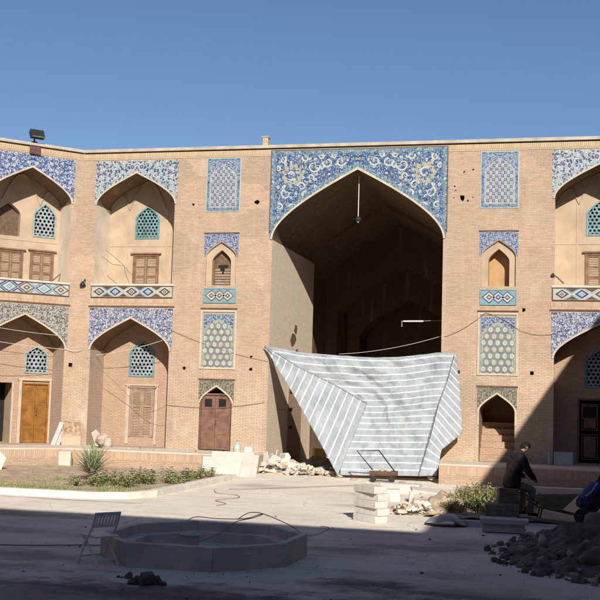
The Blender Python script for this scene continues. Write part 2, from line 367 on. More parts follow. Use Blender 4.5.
def shutters(fr, c, w, z0, z1, d, parent, mat, slat, rows=(.0, .33, .66, 1.), lintel=True):
    fb = MB(); t = .07
    fb.rect(fr, c-w/2-t, c-w/2, z0, z1+t, d-.05, d+.03); fb.rect(fr, c+w/2, c+w/2+t, z0, z1+t, d-.05, d+.03); fb.rect(fr, c-w/2+.002, c+w/2-.002, z1, z1+t-.003, d-.047, d+.03)
    if lintel: fb.rect(fr, c-w/2-.16, c+w/2+.16, z1+t+.003, z1+t+.06, d-.09, d+.02)
    wo = fb.build('window', mat, parent)
    for sg in (-1, 1):
        x0, x1 = sorted((c + sg*.012, c + sg*w/2)); sb = MB(); st = .055
        sb.rect(fr, x0, x0+st, z0, z1, d-.02, d+.03); sb.rect(fr, x1-st, x1, z0, z1, d-.02, d+.03)
        for q in rows:
            zz = z0 + (z1 - z0 - st*1.3) * q; sb.rect(fr, x0+st+.001, x1-st-.001, zz, zz+st*1.3, d-.018, d+.03)
        sh = sb.build('shutter', mat, wo)
        gb = MB(); gb.rect(fr, x0+st*.6, x1-st*.6, z0+.01, z1-.01, d+.012, d+.03)
        k = int((z1-z0)/.06)
        for i in range(k): gb.rect(fr, x0+st*.8, x1-st*.8, z0+.02+i*.06, z0+.045+i*.06, d-.004, d+.012)
        g = gb.build('grille', slat, wo)
    return wo

def door(fr, c, w, z0, z1, d, parent, mat, panes=None, label=None, panels=((.06, .46), (.52, .94)), frame=None):
    fb = MB(); t = .06
    fb.rect(fr, c-w/2-t, c-w/2, z0, z1+t, d-.06, d+.05); fb.rect(fr, c+w/2, c+w/2+t, z0, z1+t, d-.06, d+.05); fb.rect(fr, c-w/2+.002, c+w/2-.002, z1+.002, z1+t-.002, d-.057, d+.05)
    dd = fb.build('door', frame or mat, parent)
    if label: dd['label'] = label
    for sg in (-1, 1):
        x0, x1 = sorted((c + sg*.006, c + sg*(w/2-.004))); lb = MB(); H = z1 - z0
        lb.rect(fr, x0, x1, z0+.01, z1-.005, d, d+.045)
        st = .07
        if panes:
            pz0, pz1 = z0 + H*panes[0], z0 + H*panes[1]
            lb.rect(fr, x0+st, x1-st, pz0-.04, pz1+.04, d-.012, d)
            lb.rect(fr, x0+st+.05, x1-st-.05, pz0, pz1, d-.016, d-.012, 1)
        for a, b in panels:
            za, zb = z0 + H*a, z0 + H*b
            for u0, u1, q0, q1 in ((x0+st, x1-st, za, za+.03), (x0+st, x1-st, zb-.03, zb), (x0+st, x0+st+.03, za+.031, zb-.031), (x1-st-.03, x1-st, za+.031, zb-.031)):
                lb.rect(fr, u0, u1, q0, q1, d-.014, d)
            lb.rect(fr, x0+st+.07, x1-st-.07, za+.07, zb-.07, d-.01, d)
        lb.build('leaf', [mat, M['dark_void']], dd)
    hb = MB(); hb.tube([fr(c+.05, z0+(z1-z0)*.47, d-.02), fr(c+.05, z0+(z1-z0)*.47, d-.06), fr(c+.05, z0+(z1-z0)*.54, d-.06), fr(c+.05, z0+(z1-z0)*.54, d-.02)], .012, 6)
    hb.build('handle', M['black_metal'], dd)
    return dd

def frieze(fr, u0, u1, z0, z1, parent, style, d=-.02):
    """diamond tile band"""
    mb = MB(); mats = [M['white_tile'], M['brown_tile'], M['cobalt'], M['turq'], M['skyblue'], M['ivory_tile']]
    base = {'diamond': 5, 'knot': 0, 'blue': 4, 'brown': 4}[style]
    mb.rect(fr, u0, u1, z0, z1, d, .02, base)
    H = z1 - z0; zc = (z0 + z1) / 2
    def dia(x, rx, rz, dd, mi): mb.cap(fr, [(x-rx, zc), (x, zc-rz), (x+rx, zc), (x, zc+rz)], (), dd, mi)
    def rim(t, dd, mi):
        for q in ((u0, u1, z0, z0+t), (u0, u1, z1-t, z1), (u0, u0+t, z0+t+.001, z1-t-.001), (u1-t, u1, z0+t+.001, z1-t-.001)): mb.cap(fr, [(q[0], q[2]), (q[1], q[2]), (q[1], q[3]), (q[0], q[3])], (), dd, mi)
    if style in ('diamond', 'knot'):
        n = round((u1-u0) / (H*1.35)); p = (u1-u0) / n
        for i in range(n):
            x = u0 + (i+.5)*p; b = (i % 2 == 0)
            if style == 'diamond':
                dia(x, p*.48, H*.46, d-.004, 0); dia(x, p*.36, H*.35, d-.008, 1 if b else 2); dia(x, p*.20, H*.22, d-.012, 0); dia(x, p*.12, H*.13, d-.016, 1 if b else 4); dia(x, p*.05, H*.06, d-.02, 0)
                for sg in (-1, 1):                    # dark darts between the diamonds
                    zz = zc + sg*H*.40
                    xe = u0 + (i+1)*p
                    if i < n-1:
                        mb.cap(fr, [(xe-p*.40, zz), (xe+p*.40, zz), (xe, zc+sg*H*.05)][::sg], (), d-.006, 3 if b else 5)
                        mb.cap(fr, [(xe-p*.30, zz), (xe+p*.30, zz), (xe, zc+sg*H*.15)][::sg], (), d-.010, 1)
            else:
                dia(x, p*.50, H*.46, d-.004, 2 if i % 2 else 1); dia(x, p*.40, H*.37, d-.008, 5 if b else 0); dia(x, p*.20, H*.2, d-.012, 1 if b else 3); dia(x, p*.10, H*.1, d-.016, 0)
                if i < n-1:
                    for sg in (-1, 1):
                        xe = u0 + (i+1)*p; zz = zc + sg*H*.40
                        mb.cap(fr, [(xe-p*.36, zz), (xe+p*.36, zz), (xe, zc+sg*H*.07)][::sg], (), d-.006, 3 if (i//2) % 2 else 2)
                        mb.cap(fr, [(xe-p*.22, zz), (xe+p*.22, zz), (xe, zc+sg*H*.19)][::sg], (), d-.010, 0)
        rim(H*.06, d-.022, 1)
    else:
        cm = 2 if style == 'blue' else 1; W = u1-u0; xc = (u0+u1)/2
        for k, s in ((-1, 1), (0, 1), (1, 1)):
            x = xc + k*W*.25; dia(x, W*.20, H*.40, d-.004, cm)
        for k in (-1, 0, 1):
            x = xc + k*W*.25; dia(x, W*.165, H*.32, d-.008, 0)
        for k in (-1, 0, 1):
            x = xc + k*W*.25; dia(x, W*.085, H*.18, d-.012, 2 if (k == 0 and style == 'blue') else 1); dia(x, W*.04, H*.08, d-.016, 0)
        rim(H*.05, d-.018, 3)
    return mb.build('tile_frieze', mats, parent)

def upper_panel(fr, u0, u1, z0, z1, parent):
    mb = MB(); mats = [M['f_fine'], M['bluegrey'], M['cobalt'], M['f_border'], M['white_tile'], M['ivory_tile']]; c = (u0+u1)/2; W = u1-u0
    mb.rect(fr, u0, u1, z0, z1, -.02, .02, 4); mb.rect(fr, u0+.03, u1-.03, z0+.03, z1-.03, -.026, -.02, 3, uo=c)
    mb.rect(fr, u0+.11, u1-.11, z0+.11, z1-.11, -.032, -.026, 0, uo=c)
    a = W/2-.14; zs = z1-.75
    mb.prism(fr, arch_poly(c, a, z0+.14, zs, .50, 8), -.036, -.032, 5); mb.prism(fr, arch_poly(c, a-.015, z0+.155, zs, .485, 8), -.040, -.036, 1)
    k = 0; p = (2*a-.04)/5.; z = z0+.26
    while z < z1-.36:
        for i in range(-3, 4):
            x = c + (i + (.5 if k % 2 else 0))*p
            lim = a-.07 if z < zs else max(0, (a-.07)*(1-(z-zs)/.47))
            if abs(x-c) > lim: continue
            s = p*.36
            st = []
            for q in range(8):
                rr = s if q % 2 == 0 else s*.5
                st.append((x+rr*math.cos(q*math.pi/4+math.pi/4), z+rr*math.sin(q*math.pi/4+math.pi/4)))
            mb.cap(fr, st, (), -.047, 2)
            mb.cap(fr, [(x+s*.33*math.cos(q*math.pi/3), z+s*.33*math.sin(q*math.pi/3)) for q in range(6)], (), -.051, 5 if (i+k) % 2 else 4)
            mb.cap(fr, [(x+p*.5-s*.2, z), (x+p*.5, z-s*.2), (x+p*.5+s*.2, z), (x+p*.5, z+s*.2)], (), -.047, 5) if abs(x+p*.5-c) < lim else None
        z += p*.62; k += 1
    return mb.build('tile_panel', mats, parent)
def lower_panel(fr, u0, u1, z0, z1, parent):
    mb = MB(); mats = [M['f_fine'], M['ivory_tile'], M['brown_tile'], M['green_tile'], M['white_tile'], M['trim'], M['cobalt']]; c = (u0+u1)/2; W = u1-u0
    mb.rect(fr, u0, u1, z0, z1, -.012, .02, 3); mb.rect(fr, u0+.035, u1-.035, z0+.035, z1-.035, -.018, -.012, 0, uo=c)
    a = W/2-.05; zs = z1-.62
    mb.prism(fr, arch_poly(c, a, z0+.05, zs, .42, 8), -.024, -.018, 3)
    p = .245; k = 0; z = z0+.13
    while z < z1-.25:
        for i in range(-3, 4):
            x = c + (i + (.5 if k % 2 else 0))*p
            lim = a-.01 if z < zs-.1 else max(0, (a+.02)*(1-(z-zs+.1)/.5))
            if abs(x-c) > lim: continue
            hx = lambda rr, sx=1.: [(min(c+a, max(c-a, x+rr*sx*math.sin(q*math.pi/3))), z+rr*math.cos(q*math.pi/3)) for q in range(5, -1, -1)]
            mb.cap(fr, hx(p*.59, .92), (), -.0255, 6); mb.cap(fr, hx(p*.53, .92), (), -.027, 3); mb.cap(fr, hx(p*.45, .90), (), -.0285, 2); mb.cap(fr, hx(p*.40, .88), (), -.030, 1 if k % 2 else 4)
            mb.cap(fr, [(x+p*.10*(1 if q % 2 else .45)*math.cos(q*math.pi/6), z+p*.10*(1 if q % 2 else .45)*math.sin(q*math.pi/6)) for q in range(12)], (), -.0315, 3 if k % 2 else 2)
        z += p*.92; k += 1
    for q in ((u0-.09, u0-.02, z0-.09, z1+.12), (u1+.02, u1+.09, z0-.09, z1+.12), (u0-.018, u1+.018, z1+.05, z1+.12), (u0-.018, u1+.018, z0-.09, z0-.02)): mb.rect(fr, *q, -.035, .02, 5)
    return mb.build('tile_panel', mats, parent)

# ------------------------------------------------------------------ the courtyard building
main = Fr((0, 0), (1, 0)); S2 = 2**.5
cl = Fr((-10.64, 0), (1, 1)); cr = Fr((10.64, 0), (1, -1))
PL = .66; TOP = 11.44
B = thing('courtyard_building', 'two storey sandy brick courtyard front with tiled arches and a huge open vaulted hall', 'building', (0, 0, 0))

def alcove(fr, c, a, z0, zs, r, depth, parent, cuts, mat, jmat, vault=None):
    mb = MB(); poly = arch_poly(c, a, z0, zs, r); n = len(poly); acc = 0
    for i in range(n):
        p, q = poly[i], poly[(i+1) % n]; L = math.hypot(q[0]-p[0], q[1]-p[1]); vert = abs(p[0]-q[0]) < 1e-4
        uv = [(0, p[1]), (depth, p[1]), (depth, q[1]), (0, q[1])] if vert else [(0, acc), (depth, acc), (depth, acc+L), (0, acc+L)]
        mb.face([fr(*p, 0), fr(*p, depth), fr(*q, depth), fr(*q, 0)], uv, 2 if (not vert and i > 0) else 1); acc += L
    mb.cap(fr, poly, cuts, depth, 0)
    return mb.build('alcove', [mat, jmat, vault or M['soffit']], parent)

def ribs(fr, c, a, zs, r, depth, parent):
    """plaster ribs of the little half vault"""
    mb = MB()
    ap = arch_pts(c, a-.02, zs, r-.03, 10)
    for x, h in ((c-a*.48, zs+.33), (c+a*.48, zs+.33)):
        mb = MB()
        for k in (-1, 1):
            pts = []
            for i in range(9):
                t = i/8; xx = x + k*a*.52*t
                xx = max(c-a*.97, min(c+a*.97, xx)); lim = zs
                for p, q in zip(ap, ap[1:]):
                    lo, hi = min(p[0], q[0]), max(p[0], q[0])
                    if lo <= xx <= hi and hi > lo: lim = p[1] + (q[1]-p[1])*(xx-p[0])/(q[0]-p[0])
                z = min(lim-.01, h - .3 + (r+.1)*math.sin(t*math.pi/2)*.9)
                pts.append(fr(xx, z, depth - .02 - .0*t))
            mb.tube(pts, .028, 5)
        mb.build('vault_rib', M['plaster'], parent)
    if fr is main:
        for k in (-1, 1):
            sb_ = MB(); sb_.rect(fr, c+k*a*.52-.025, c+k*a*.52+.025, 6.75, zs+.05, depth-.018, depth); sb_.build('plaster_strip', M['plaster'], parent)
    sb_ = MB(); sb_.rect(fr, c-a+.02, c+a-.02, 8.30, 8.34, depth-.016, depth); sb_.build('plaster_band', M['plaster'], parent)

holes = []
def bay(fr, c, half, parent, holes, style, right=False):
    """one two-storey bay: tiled upper alcove, frieze, tiled lower alcove"""
    a = half - .09
    zu, zl = 9.72, 4.22
    up = arch_poly(c, a, 6.70, zu, 1.19); lo = arch_poly(c, a, PL, zl, 1.19)
    holes += [up, lo]
    D = 1.3
    spandrel(fr, c, half, 11.40, a, zu, 1.19, M[style[0]], parent); arch_trim(fr, c, a, zu, 1.19, parent)
    spandrel(fr, c, half, 5.80, a, zl, 1.19, M[style[1]], parent); arch_trim(fr, c, a, zl, 1.19, parent)
    frieze(fr, c-half+.02, c+half-.02, 6.19, 6.64, parent, style[2])
    mb = MB(); mb.rect(fr, c-half, c+half, 6.642, 6.71, -.035, .02); mb.build('ledge', M['cream'], parent)
    mb = MB(); mb.rect(fr, c-half-.06, c+half+.06, 5.84, 5.88, -.03, .02); mb.build('string_course', M['groove'], parent)
    mb = MB(); mb.rect(fr, c-half-.03, c+half+.03, 5.89, 6.14, -.022, .02); mb.build('brick_course', M['soldier_low'], parent)
    return a, D, zu, zl

# main front: two bays
for c in (-8.475, 8.475):
    a, D, zu, zl = bay(main, c, 1.655, B, holes, ('f_white', 'f_bluewhite', 'diamond'))
    h = lattice_window(main, c, 1.0, 8.6, 9.35, .55, D, B, pitch=.145)
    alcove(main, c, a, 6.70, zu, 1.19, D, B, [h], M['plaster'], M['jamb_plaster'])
    ribs(main, c, a, zu, 1.19, D, B)
    shutters(main, c, .92, 6.72, 7.92, D, B, M['wood_shutter'], M['wood_slat'])
    h = lattice_window(main, c, 1.04, 3.28, 4.15, .50, D, B, pitch=.155, mat=M['lattice_white'], frame=M['lattice'])
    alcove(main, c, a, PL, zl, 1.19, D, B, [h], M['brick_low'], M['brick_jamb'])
    if c < 0: shutters(main, c+.08, .84, 1.0, 2.78, D, B, M['wood_pale'], M['wood_slat'])
    else: door(main, c, 1.4, PL+.02, 2.85, D, B, M['wood_brown'], panes=(.72, .9))
    mb = MB()                                             # plaster surround of the lower opening
    if c < 0:
        mb.rect(main, c-.56, c-.43, .72, 2.93, D-.04, D+.01); mb.rect(main, c+.60, c+.70, .72, 2.93, D-.04, D+.01); mb.rect(main, c-.60, c+.74, 2.935, 3.0, D-.055, D+.01)
        mb.build('plaster_surround', M['surround'], B)

# niches, panels and ground doors either side of the iwan
for sg in (-1, 1):
    c = sg * 5.03
    upper_panel(main, c-.66, c+.66, 9.40, 11.42, B)
    lower_panel(main, c-.60, c+.60, 3.69, 5.64, B)
    # small niche
    a, zs, r = .58, 7.72, .56
    out = arch_poly(c, a, 6.66, zs, r); holes.append(out)
    spandrel(main, c, .66, 8.58, a, zs, r, M['f_fine'], B, off=.03)
    inn = arch_poly(c, .36, 6.68, 7.55, .44)
    mb = MB(); mb.shell(main, out, 0, .09, 0); mb.cap(main, out, [inn], .09, 0); mb.shell(main, inn, .09, .55, 1); mb.cap(main, inn, (), .55, 1)
    mb.build('niche', [M['plaster'], M['ochre_wash']], B)
    mb = MB(); mb.rect(main, c-.68, c+.68, 8.59, 8.63, -.03, .02); mb.build('string_course', M['groove'], B)
    frieze(main, c-.62, c+.62, 6.02, 6.56, B, 'blue' if sg > 0 else 'brown')
    mb = MB(); mb.rect(main, c-.70, c+.70, 5.80, 5.84, -.04, .02); mb.build('string_course', M['groove'], B)
    if sg < 0:                                            # boarded little window
        fb = MB(); fb.prism(main, arch_poly(c, .345, 6.69, 7.55, .42), .28, .32); wn = fb.build('window', M['wood_slat'], B)
        gb = MB()
        for i in range(6): gb.rect(main, c-.29, c+.29, 6.74+i*.10, 6.80+i*.10, .262, .28)
        gb.build('slat', M['wood_pale'], wn)
        gb = MB(); gb.rect(main, c-.17, c+.20, 7.36, 7.45, .26, .28); gb.rect(main, c-.1, c+.08, 7.24, 7.34, .26, .28); gb.rect(main, c-.02, c+.05, 7.1, 7.22, .26, .28); gb.build('gap', M['dark_void'], wn)
    # ground opening
    a, zs, r = .60, 2.36, .60
    op = arch_poly(c, a, PL, zs, r); holes.append(op)
    spandrel(main, c, .67, 3.20, a, zs, r, M['f_door'], B, off=.05)
    arch_trim(main, c, a, zs, r, B, wd=.06, z0=1.9 if sg > 0 else None)
    mb = MB(); mb.rect(main, c-.70, c+.70, 3.205, 3.25, -.035, .02); mb.build('string_course', M['groove'], B)
    if sg < 0:
        mb = MB(); mb.shell(main, op, 0, .35, 0); mb.cap(main, op, (), .35, 1); mb.build('doorway', [M['brick_low'], M['dark_void']], B)
        door(main, c-.03, 1.06, PL+.02, 2.66, .06, B, M['wood_brown'], panes=(.78, .93), panels=((.06, .30), (.36, .70)), label='red brown double door with two small dark panes')
    else:
        mb = MB(); mb.shell(main, op, 0, 2.2, 0); mb.cap(main, op, (), 2.2, 0); mb.build('stairwell', M['brick_vault'], B)
        mb = MB()
        for i in range(6): mb.rect(main, c-a+.005, c+a-.005, PL+.22*i, PL+.22*(i+1)-.003, .42+.26*i, 2.19)
        mb.build('stair', M['brick_low'], B)

# put-log holes and broken bricks in the wall
def hole(mb, fr, u, z, s, holes, dep=.22, jag=0.):
    n = 4 if not jag else 9; p = []
    for i in range(n):
        an = math.pi/4 + i*2*math.pi/n; rr = s*.72*(1 + random.uniform(-jag, jag)); p.append((u+rr*math.cos(an), z+rr*math.sin(an)))
    holes.append(p); mb.shell(fr, p, 0, dep, 0); mb.cap(fr, p, (), dep, 0)
for (u, z, s, j) in ((-6.30, 3.61, .11, 0), (-3.76, 4.07, .08, .4), (-3.75, 3.63, .09, .4), (3.69, 3.69, .12, 0), (6.19, 3.71, .12, 0), (3.73, 9.78, .15, .5), (-3.73, 9.74, .12, .4), (5.90, 5.86, .10, .4), (-7.18+1.0, 9.68, .06, .5)):
    mbh = MB(); hole(mbh, main, u, z, s, holes, jag=j); mbh.build('putlog_hole_or_shade_block', M['brick_dark'], B)
for k in range(9):
    mbh = MB(); hole(mbh, main, 3.73+random.uniform(-.5, .55), 9.85+random.uniform(-.25, 1.0), random.uniform(.03, .06), holes, dep=.05, jag=.5); mbh.build('chipped_brick', M['brick_dark'], B)

# main wall front with the iwan cut through to the ground
IA, IZ, IR = 3.10, 8.35, 2.52
K = dict(k1=.30, k2x=.52, k2z=.66)
iw = arch_pts(0, IA, IZ, IR, 26, **K)
outer = [(-10.64, 0), (-IA, 0)] + iw[::-1] + [(IA, 0), (10.64, 0), (10.64, TOP), (-10.64, TOP)]
mb = MB()
LOWZ = 4.6
mb.cap(main, outer, holes, 0, 0)
wall = mb.build('wall', [M['brick']], B)
def wall_two_tone():
    """the old rough bricks of the lower storey against the re-pointed ones above"""
    t = NT('courtyard_brickwork', .9, .12); uv = t.uv(); ob = t.obj()
    def brick(c1, c2, mo, ms, rh): return t.n('TexBrick', {'Vector': uv, 'Color1': c4(c1), 'Color2': c4(c2), 'Mortar': c4(mo), 'Scale': 1., 'Mortar Size': ms, 'Mortar Smooth': .3, 'Bias': -.25, 'Brick Width': .21, 'Row Height': rh}, offset=.5)
    b1 = brick((.492, .36, .255), (.385, .272, .188), (.42, .315, .228), .008, .056); b2 = brick((.56, .42, .305), (.445, .32, .225), (.36, .27, .195), .011, .056)
    z = t.n('SeparateXYZ', {0: ob}).outputs[2]; n1 = t.noise(ob, .5, 5, .6); n2 = t.noise(ob, 2.4, 6, .65); n3 = t.noise(ob, 12., 4); n5 = t.noise(ob, .9, 3)
    f = t.ramp(t.math('ADD', t.math('MULTIPLY', t.math('SUBTRACT', 5.0, z), .6), t.math('MULTIPLY', t.math('SUBTRACT', n5, .5), 2.2)), [(.35, 0.), (.65, 1.)])
    col = t.mix(f, b1.outputs['Color'], b2.outputs['Color'])
    col = t.mix(t.ramp(n1, [(.40, 0.), (.66, 1.)]), col, (1.14, 1.10, 1.05), 'MULTIPLY')
    col = t.mix(t.ramp(n2, [(.52, 0.), (.80, .35)]), col, (.33, .225, .155))
    col = t.mix(t.math('MULTIPLY', t.ramp(n3, [(.40, 0.), (.75, 1.)]), .4), col, (.35, .24, .165))
    mp = t.n('Mapping', {'Vector': ob, 'Scale': (1.8, 1.8, .14)}).outputs[0]; n4 = t.noise(mp, 1.5, 6, .62)
    col = t.mix(t.ramp(n4, [(.55, 0.), (.78, .5)]), col, (.60, .48, .37))
    vp = t.n('TexVoronoi', {'Vector': t.n('VectorMath', {0: ob, 1: t.n('VectorMath', {0: t.n('TexNoise', {'Vector': ob, 'Scale': 1.7, 'Detail': 3.}).outputs['Color'], 'Scale': .7}, operation='SCALE').outputs[0]}, operation='ADD').outputs[0], 'Scale': .62})
    pr = t.n('SeparateColor', {0: vp.outputs['Color']})
    col = t.mix(t.math('MULTIPLY', t.math('GREATER_THAN', pr.outputs[0], .70), .5), col, (.80, .84, .84), 'MULTIPLY')
    col = t.mix(t.math('MULTIPLY', t.math('LESS_THAN', pr.outputs[1], .25), .6), col, (1.10, 1.10, 1.09), 'MULTIPLY')
    ns = t.noise(ob, 4.5, 7, .7); col = t.mix(t.ramp(ns, [(.60, 0.), (.70, .5)]), col, (.24, .165, .115))
    ne = t.noise(t.n('Mapping', {'Vector': ob, 'Scale': (1., 1., .6), 'Location': (7, 3, 1)}).outputs[0], 1.3, 7, .7)
    zl = t.ramp(t.math('MULTIPLY', z, .125), [(.08, 1.), (.45, .25)])
    col = t.mix(t.math('MULTIPLY', t.ramp(ne, [(.54, 0.), (.70, .75)]), zl), col, (.66, .58, .49))
    t.link(col, 'Base Color')
    fb = t.n('Mix', {0: f, 2: b1.outputs['Fac'], 3: b2.outputs['Fac']}).outputs[0]
    t.bump(t.math('ADD', t.math('MULTIPLY', fb, -1.), t.math('MULTIPLY', n3, .6)), .7, .014)
    return t.m
M['wall'] = wall_two_tone(); wall.data.materials[0] = M['wall']

# iwan spandrel with turquoise borders, wreaths and trim
sp = MB(); ar = [p for p in arch_pts(0, IA+.10, IZ, IR+.12, 26, **K) if abs(p[0]) <= 3.20]
poly = [(3.20, 11.62), (-3.20, 11.62), (-3.20, ar[-1][1])] + ar[::-1] + [(3.20, ar[0][1])]
poly = [p for i, p in enumerate(poly) if i == 0 or (abs(p[0]-poly[i-1][0]) + abs(p[1]-poly[i-1][1]) > 1e-3)]
sp.prism(main, poly, -.025, .02, 0)
ti = sp.build('tile_spandrel', M['f_iwan'], B); ti['label'] = 'wide cobalt mosaic spandrel with two pale wreaths over the great arch'
sb = MB()
for sg in (-1, 1): sb.rect(main, *sorted((sg*3.05, sg*3.20)), 8.7, 11.62, -.034, -.0255)
sb.rect(main, -3.048, 3.048, 11.47, 11.62, -.034, -.0255)
band(sb, main, [p for p in arch_pts(0, IA+.06, IZ, IR+.10, 26, **K)], [p for p in arch_pts(0, IA+.075, IZ+.12, IR+.16, 26, **K)], -.036, -.0255)
sb.build('tile_border', M['f_border'], ti)
def mottled(name, a, b, sc):
    t = NT(name, .4, .35); n = t.noise(t.obj(), sc, 2); t.link(t.ramp(n, [(.40, a), (.47, b), (.50, a), (.57, (.36, .27, .12)), (.62, a)]), 'Base Color'); return t.m
WM = [mottled('ivory_wreath_glaze', (.42, .39, .28), (.13, .16, .20), 16.), M['cobalt'], M['white_tile'], plain('cream_scroll_glaze', (.46, .45, .38), .4, .15, 9., spec=.35)]
def ribbon(mb, pts, wd, d, mi):
    for k in range(len(pts)-1):
        a, b = Vector(pts[k]), Vector(pts[k+1]); t0 = (Vector(pts[min(k+1, len(pts)-1)])-Vector(pts[max(k-1, 0)])).normalized(); t1 = (Vector(pts[min(k+2, len(pts)-1)])-a).normalized()
        w0 = wd*(1-.75*k/len(pts)); w1 = wd*(1-.75*(k+1)/len(pts)); n0 = Vector((-t0.y, t0.x))*w0; n1 = Vector((-t1.y, t1.x))*w1
        mb.face([main(*(a-n0), d), main(*(b-n1), d), main(*(b+n1), d), main(*(a+n0), d)], None, mi)
def spiral(cx, cz, r, turns, a0, hand): return [(cx+r*(1-.8*k/40)*math.cos(a0+hand*turns*6.283*k/40), cz+r*(1-.8*k/40)*math.sin(a0+hand*turns*6.283*k/40)) for k in range(41)]
for sg in (-1, 1):
    wb = MB(); cx, cz = sg*2.42, 10.72; n = 72
    ro = [.37+.045*math.cos(11*k*6.283/n)+.02*math.cos(5*k*6.283/n) for k in range(n+1)]; ri = [.25+.045*math.cos(9*k*6.283/n+1) for k in range(n+1)]
    for k in range(n):
        a, b = k*6.283/n, (k+1)*6.283/n
        wb.face([main(cx+ri[k]*math.cos(a), cz+ri[k]*math.sin(a), -.031), main(cx+ro[k]*math.cos(a), cz+ro[k]*math.sin(a), -.031), main(cx+ro[k+1]*math.cos(b), cz+ro[k+1]*math.sin(b), -.031), main(cx+ri[k+1]*math.cos(b), cz+ri[k+1]*math.sin(b), -.031)], None, 0)
    ribbon(wb, spiral(cx, cz, .20, 1.1, sg*.8, sg), .045, -.0315, 2); ribbon(wb, spiral(cx+sg*.05, cz-.05, .12, .8, 2.5, -sg), .03, -.0322, 1)
    wb.build('wreath', WM, ti)
    for q, (x, z, r, a0, h) in enumerate(((.62, 11.19, .19, 3.3, 1), (1.10, 11.16, .20, 0., -1), (1.62, 11.02, .24, 3., 1), (2.78, 11.28, .13, 2., 1), (2.62, 10.02, .20, 1.2, -1), (2.86, 9.55, .13, 1., 1), (2.06, 10.28, .17, .2, 1), (.86, 11.40, .10, 1., -1), (1.36, 11.38, .11, 2., 1), (1.93, 11.33, .13, .5, -1), (1.72, 10.62, .12, 4., -1), (2.95, 10.95, .10, 1., 1), (1.92, 10.0, .11, 2., -1), (2.40, 9.55, .11, 0., 1))):
        lb_ = MB(); ribbon(lb_, spiral(sg*x, z, r, 1.15, a0 if sg > 0 else math.pi-a0, h*sg), .034, -.0308, 3); lb_.build('leaf_scroll', WM, ti)
tb = MB(); band(tb, main, iw, arch_pts(0, IA+.065, IZ+.01, IR+.085, 26, **K), -.05, .02); tb.build('arch_trim', M['trim'], B)
rb = MB()
for sg in (-1, 1): rb.rect(main, *sorted((sg*3.205, sg*3.235)), 8.6, 11.65, -.03, .02)
rb.rect(main, -3.203, 3.203, 11.625, 11.655, -.03, .02); rb.build('string_course', M['groove'], B)

# iwan hall: lit plaster jambs, pointed barrel, wider dark hall behind
JD = 6.9
ip = [(-IA, -.05), (IA, -.05)] + iw
mb = MB(); n = len(ip); acc = 0
for i in range(n):
    a_, b_ = ip[i], ip[(i+1) % n]
    if i == 0: continue
    L = math.hypot(b_[0]-a_[0], b_[1]-a_[1]); vert = abs(a_[0]-b_[0]) < 1e-4
    uv = [(0, a_[1]), (JD, a_[1]), (JD, b_[1]), (0, b_[1])] if vert else [(0, acc), (JD, acc), (JD, acc+L), (0, acc+L)]
    mi = 0 if vert else 1
    mb.face([main(*a_, 0), main(*a_, JD), main(*b_, JD), main(*b_, 0)], uv, mi); acc += L
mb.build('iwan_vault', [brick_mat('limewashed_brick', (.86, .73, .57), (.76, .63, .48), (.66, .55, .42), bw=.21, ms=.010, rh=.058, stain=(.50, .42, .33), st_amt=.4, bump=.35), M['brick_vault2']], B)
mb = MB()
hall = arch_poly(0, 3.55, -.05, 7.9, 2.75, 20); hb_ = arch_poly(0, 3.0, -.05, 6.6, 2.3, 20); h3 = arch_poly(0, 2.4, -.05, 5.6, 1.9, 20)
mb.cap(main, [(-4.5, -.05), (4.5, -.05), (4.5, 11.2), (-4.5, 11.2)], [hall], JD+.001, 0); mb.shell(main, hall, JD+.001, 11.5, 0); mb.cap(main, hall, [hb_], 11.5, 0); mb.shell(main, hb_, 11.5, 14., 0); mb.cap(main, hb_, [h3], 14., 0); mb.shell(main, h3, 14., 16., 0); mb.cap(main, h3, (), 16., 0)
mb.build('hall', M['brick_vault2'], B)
for k, (y, z, s_) in enumerate(((3.6, 4.95, .50), (3.95, 5.35, .30), (4.2, 4.5, .18), (3.7, 4.35, .14))):
    mb = MB(); pts = [(-IA+.004+.001*k, y+s_*(.6+.5*random.random())*math.cos(q*.7), z+s_*(.4+.35*random.random())*math.sin(q*.7)) for q in range(9)]
    mb.face(pts, [(p[1], p[2]) for p in pts]); mb.build('plaster_loss', M['brick_dark'], B)
for z in (2.9, 2.2, 1.5):
    mb = MB(); mb.box((-IA+.03, 3.4, z), (.05, .32, .12)); mb.build('putlog_hole_or_shade_block', M['dark_void'], B)  # solid dark blocks stand in for the shade inside holes
mb = MB(); mb.rect(main, -IA-.001, -IA+.02, 0, 3.4, 3.0, 5.2); mb.build('brick_repair', M['brick_low'], B)

# chamfered corner on the left
ch_holes = []
a, D, zu, zl = bay(cl, -2.0, 1.65, B, ch_holes, ('f_cobalt', 'f_scroll', 'knot'))
D = 1.25
h1 = lattice_window(cl, -1.03, .92, 8.50, 9.30, .55, D, B, pitch=.165, mat=M['lattice_white'], frame=M['lattice_white'])
dk = arch_poly(-2.42, .44, 8.45, 9.25, .48)
mb = MB(); mb.shell(cl, dk, D, D+.25, 0); mb.cap(cl, dk, (), D+.25, 1); mb.build('niche', [M['plaster'], M['wood_slat']], B)
h3 = lattice_window(cl, -3.12, .30, 8.50, 9.2, .3, D, B, pitch=.12)
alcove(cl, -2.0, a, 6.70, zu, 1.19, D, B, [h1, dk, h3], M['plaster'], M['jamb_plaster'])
ribs(cl, -2.0, a, zu, 1.19, D, B)
shutters(cl, -1.07, .78, 6.72, 7.88, D, B, M['wood_shutter'], M['wood_slat']); shutters(cl, -2.28, .80, 6.72, 7.84, D, B, M['wood_shutter'], M['wood_slat'])
h1 = lattice_window(cl, -1.08, .90, 3.28, 3.95, .40, D, B, pitch=.165, mat=M['lattice_white'], frame=M['lattice_white'])
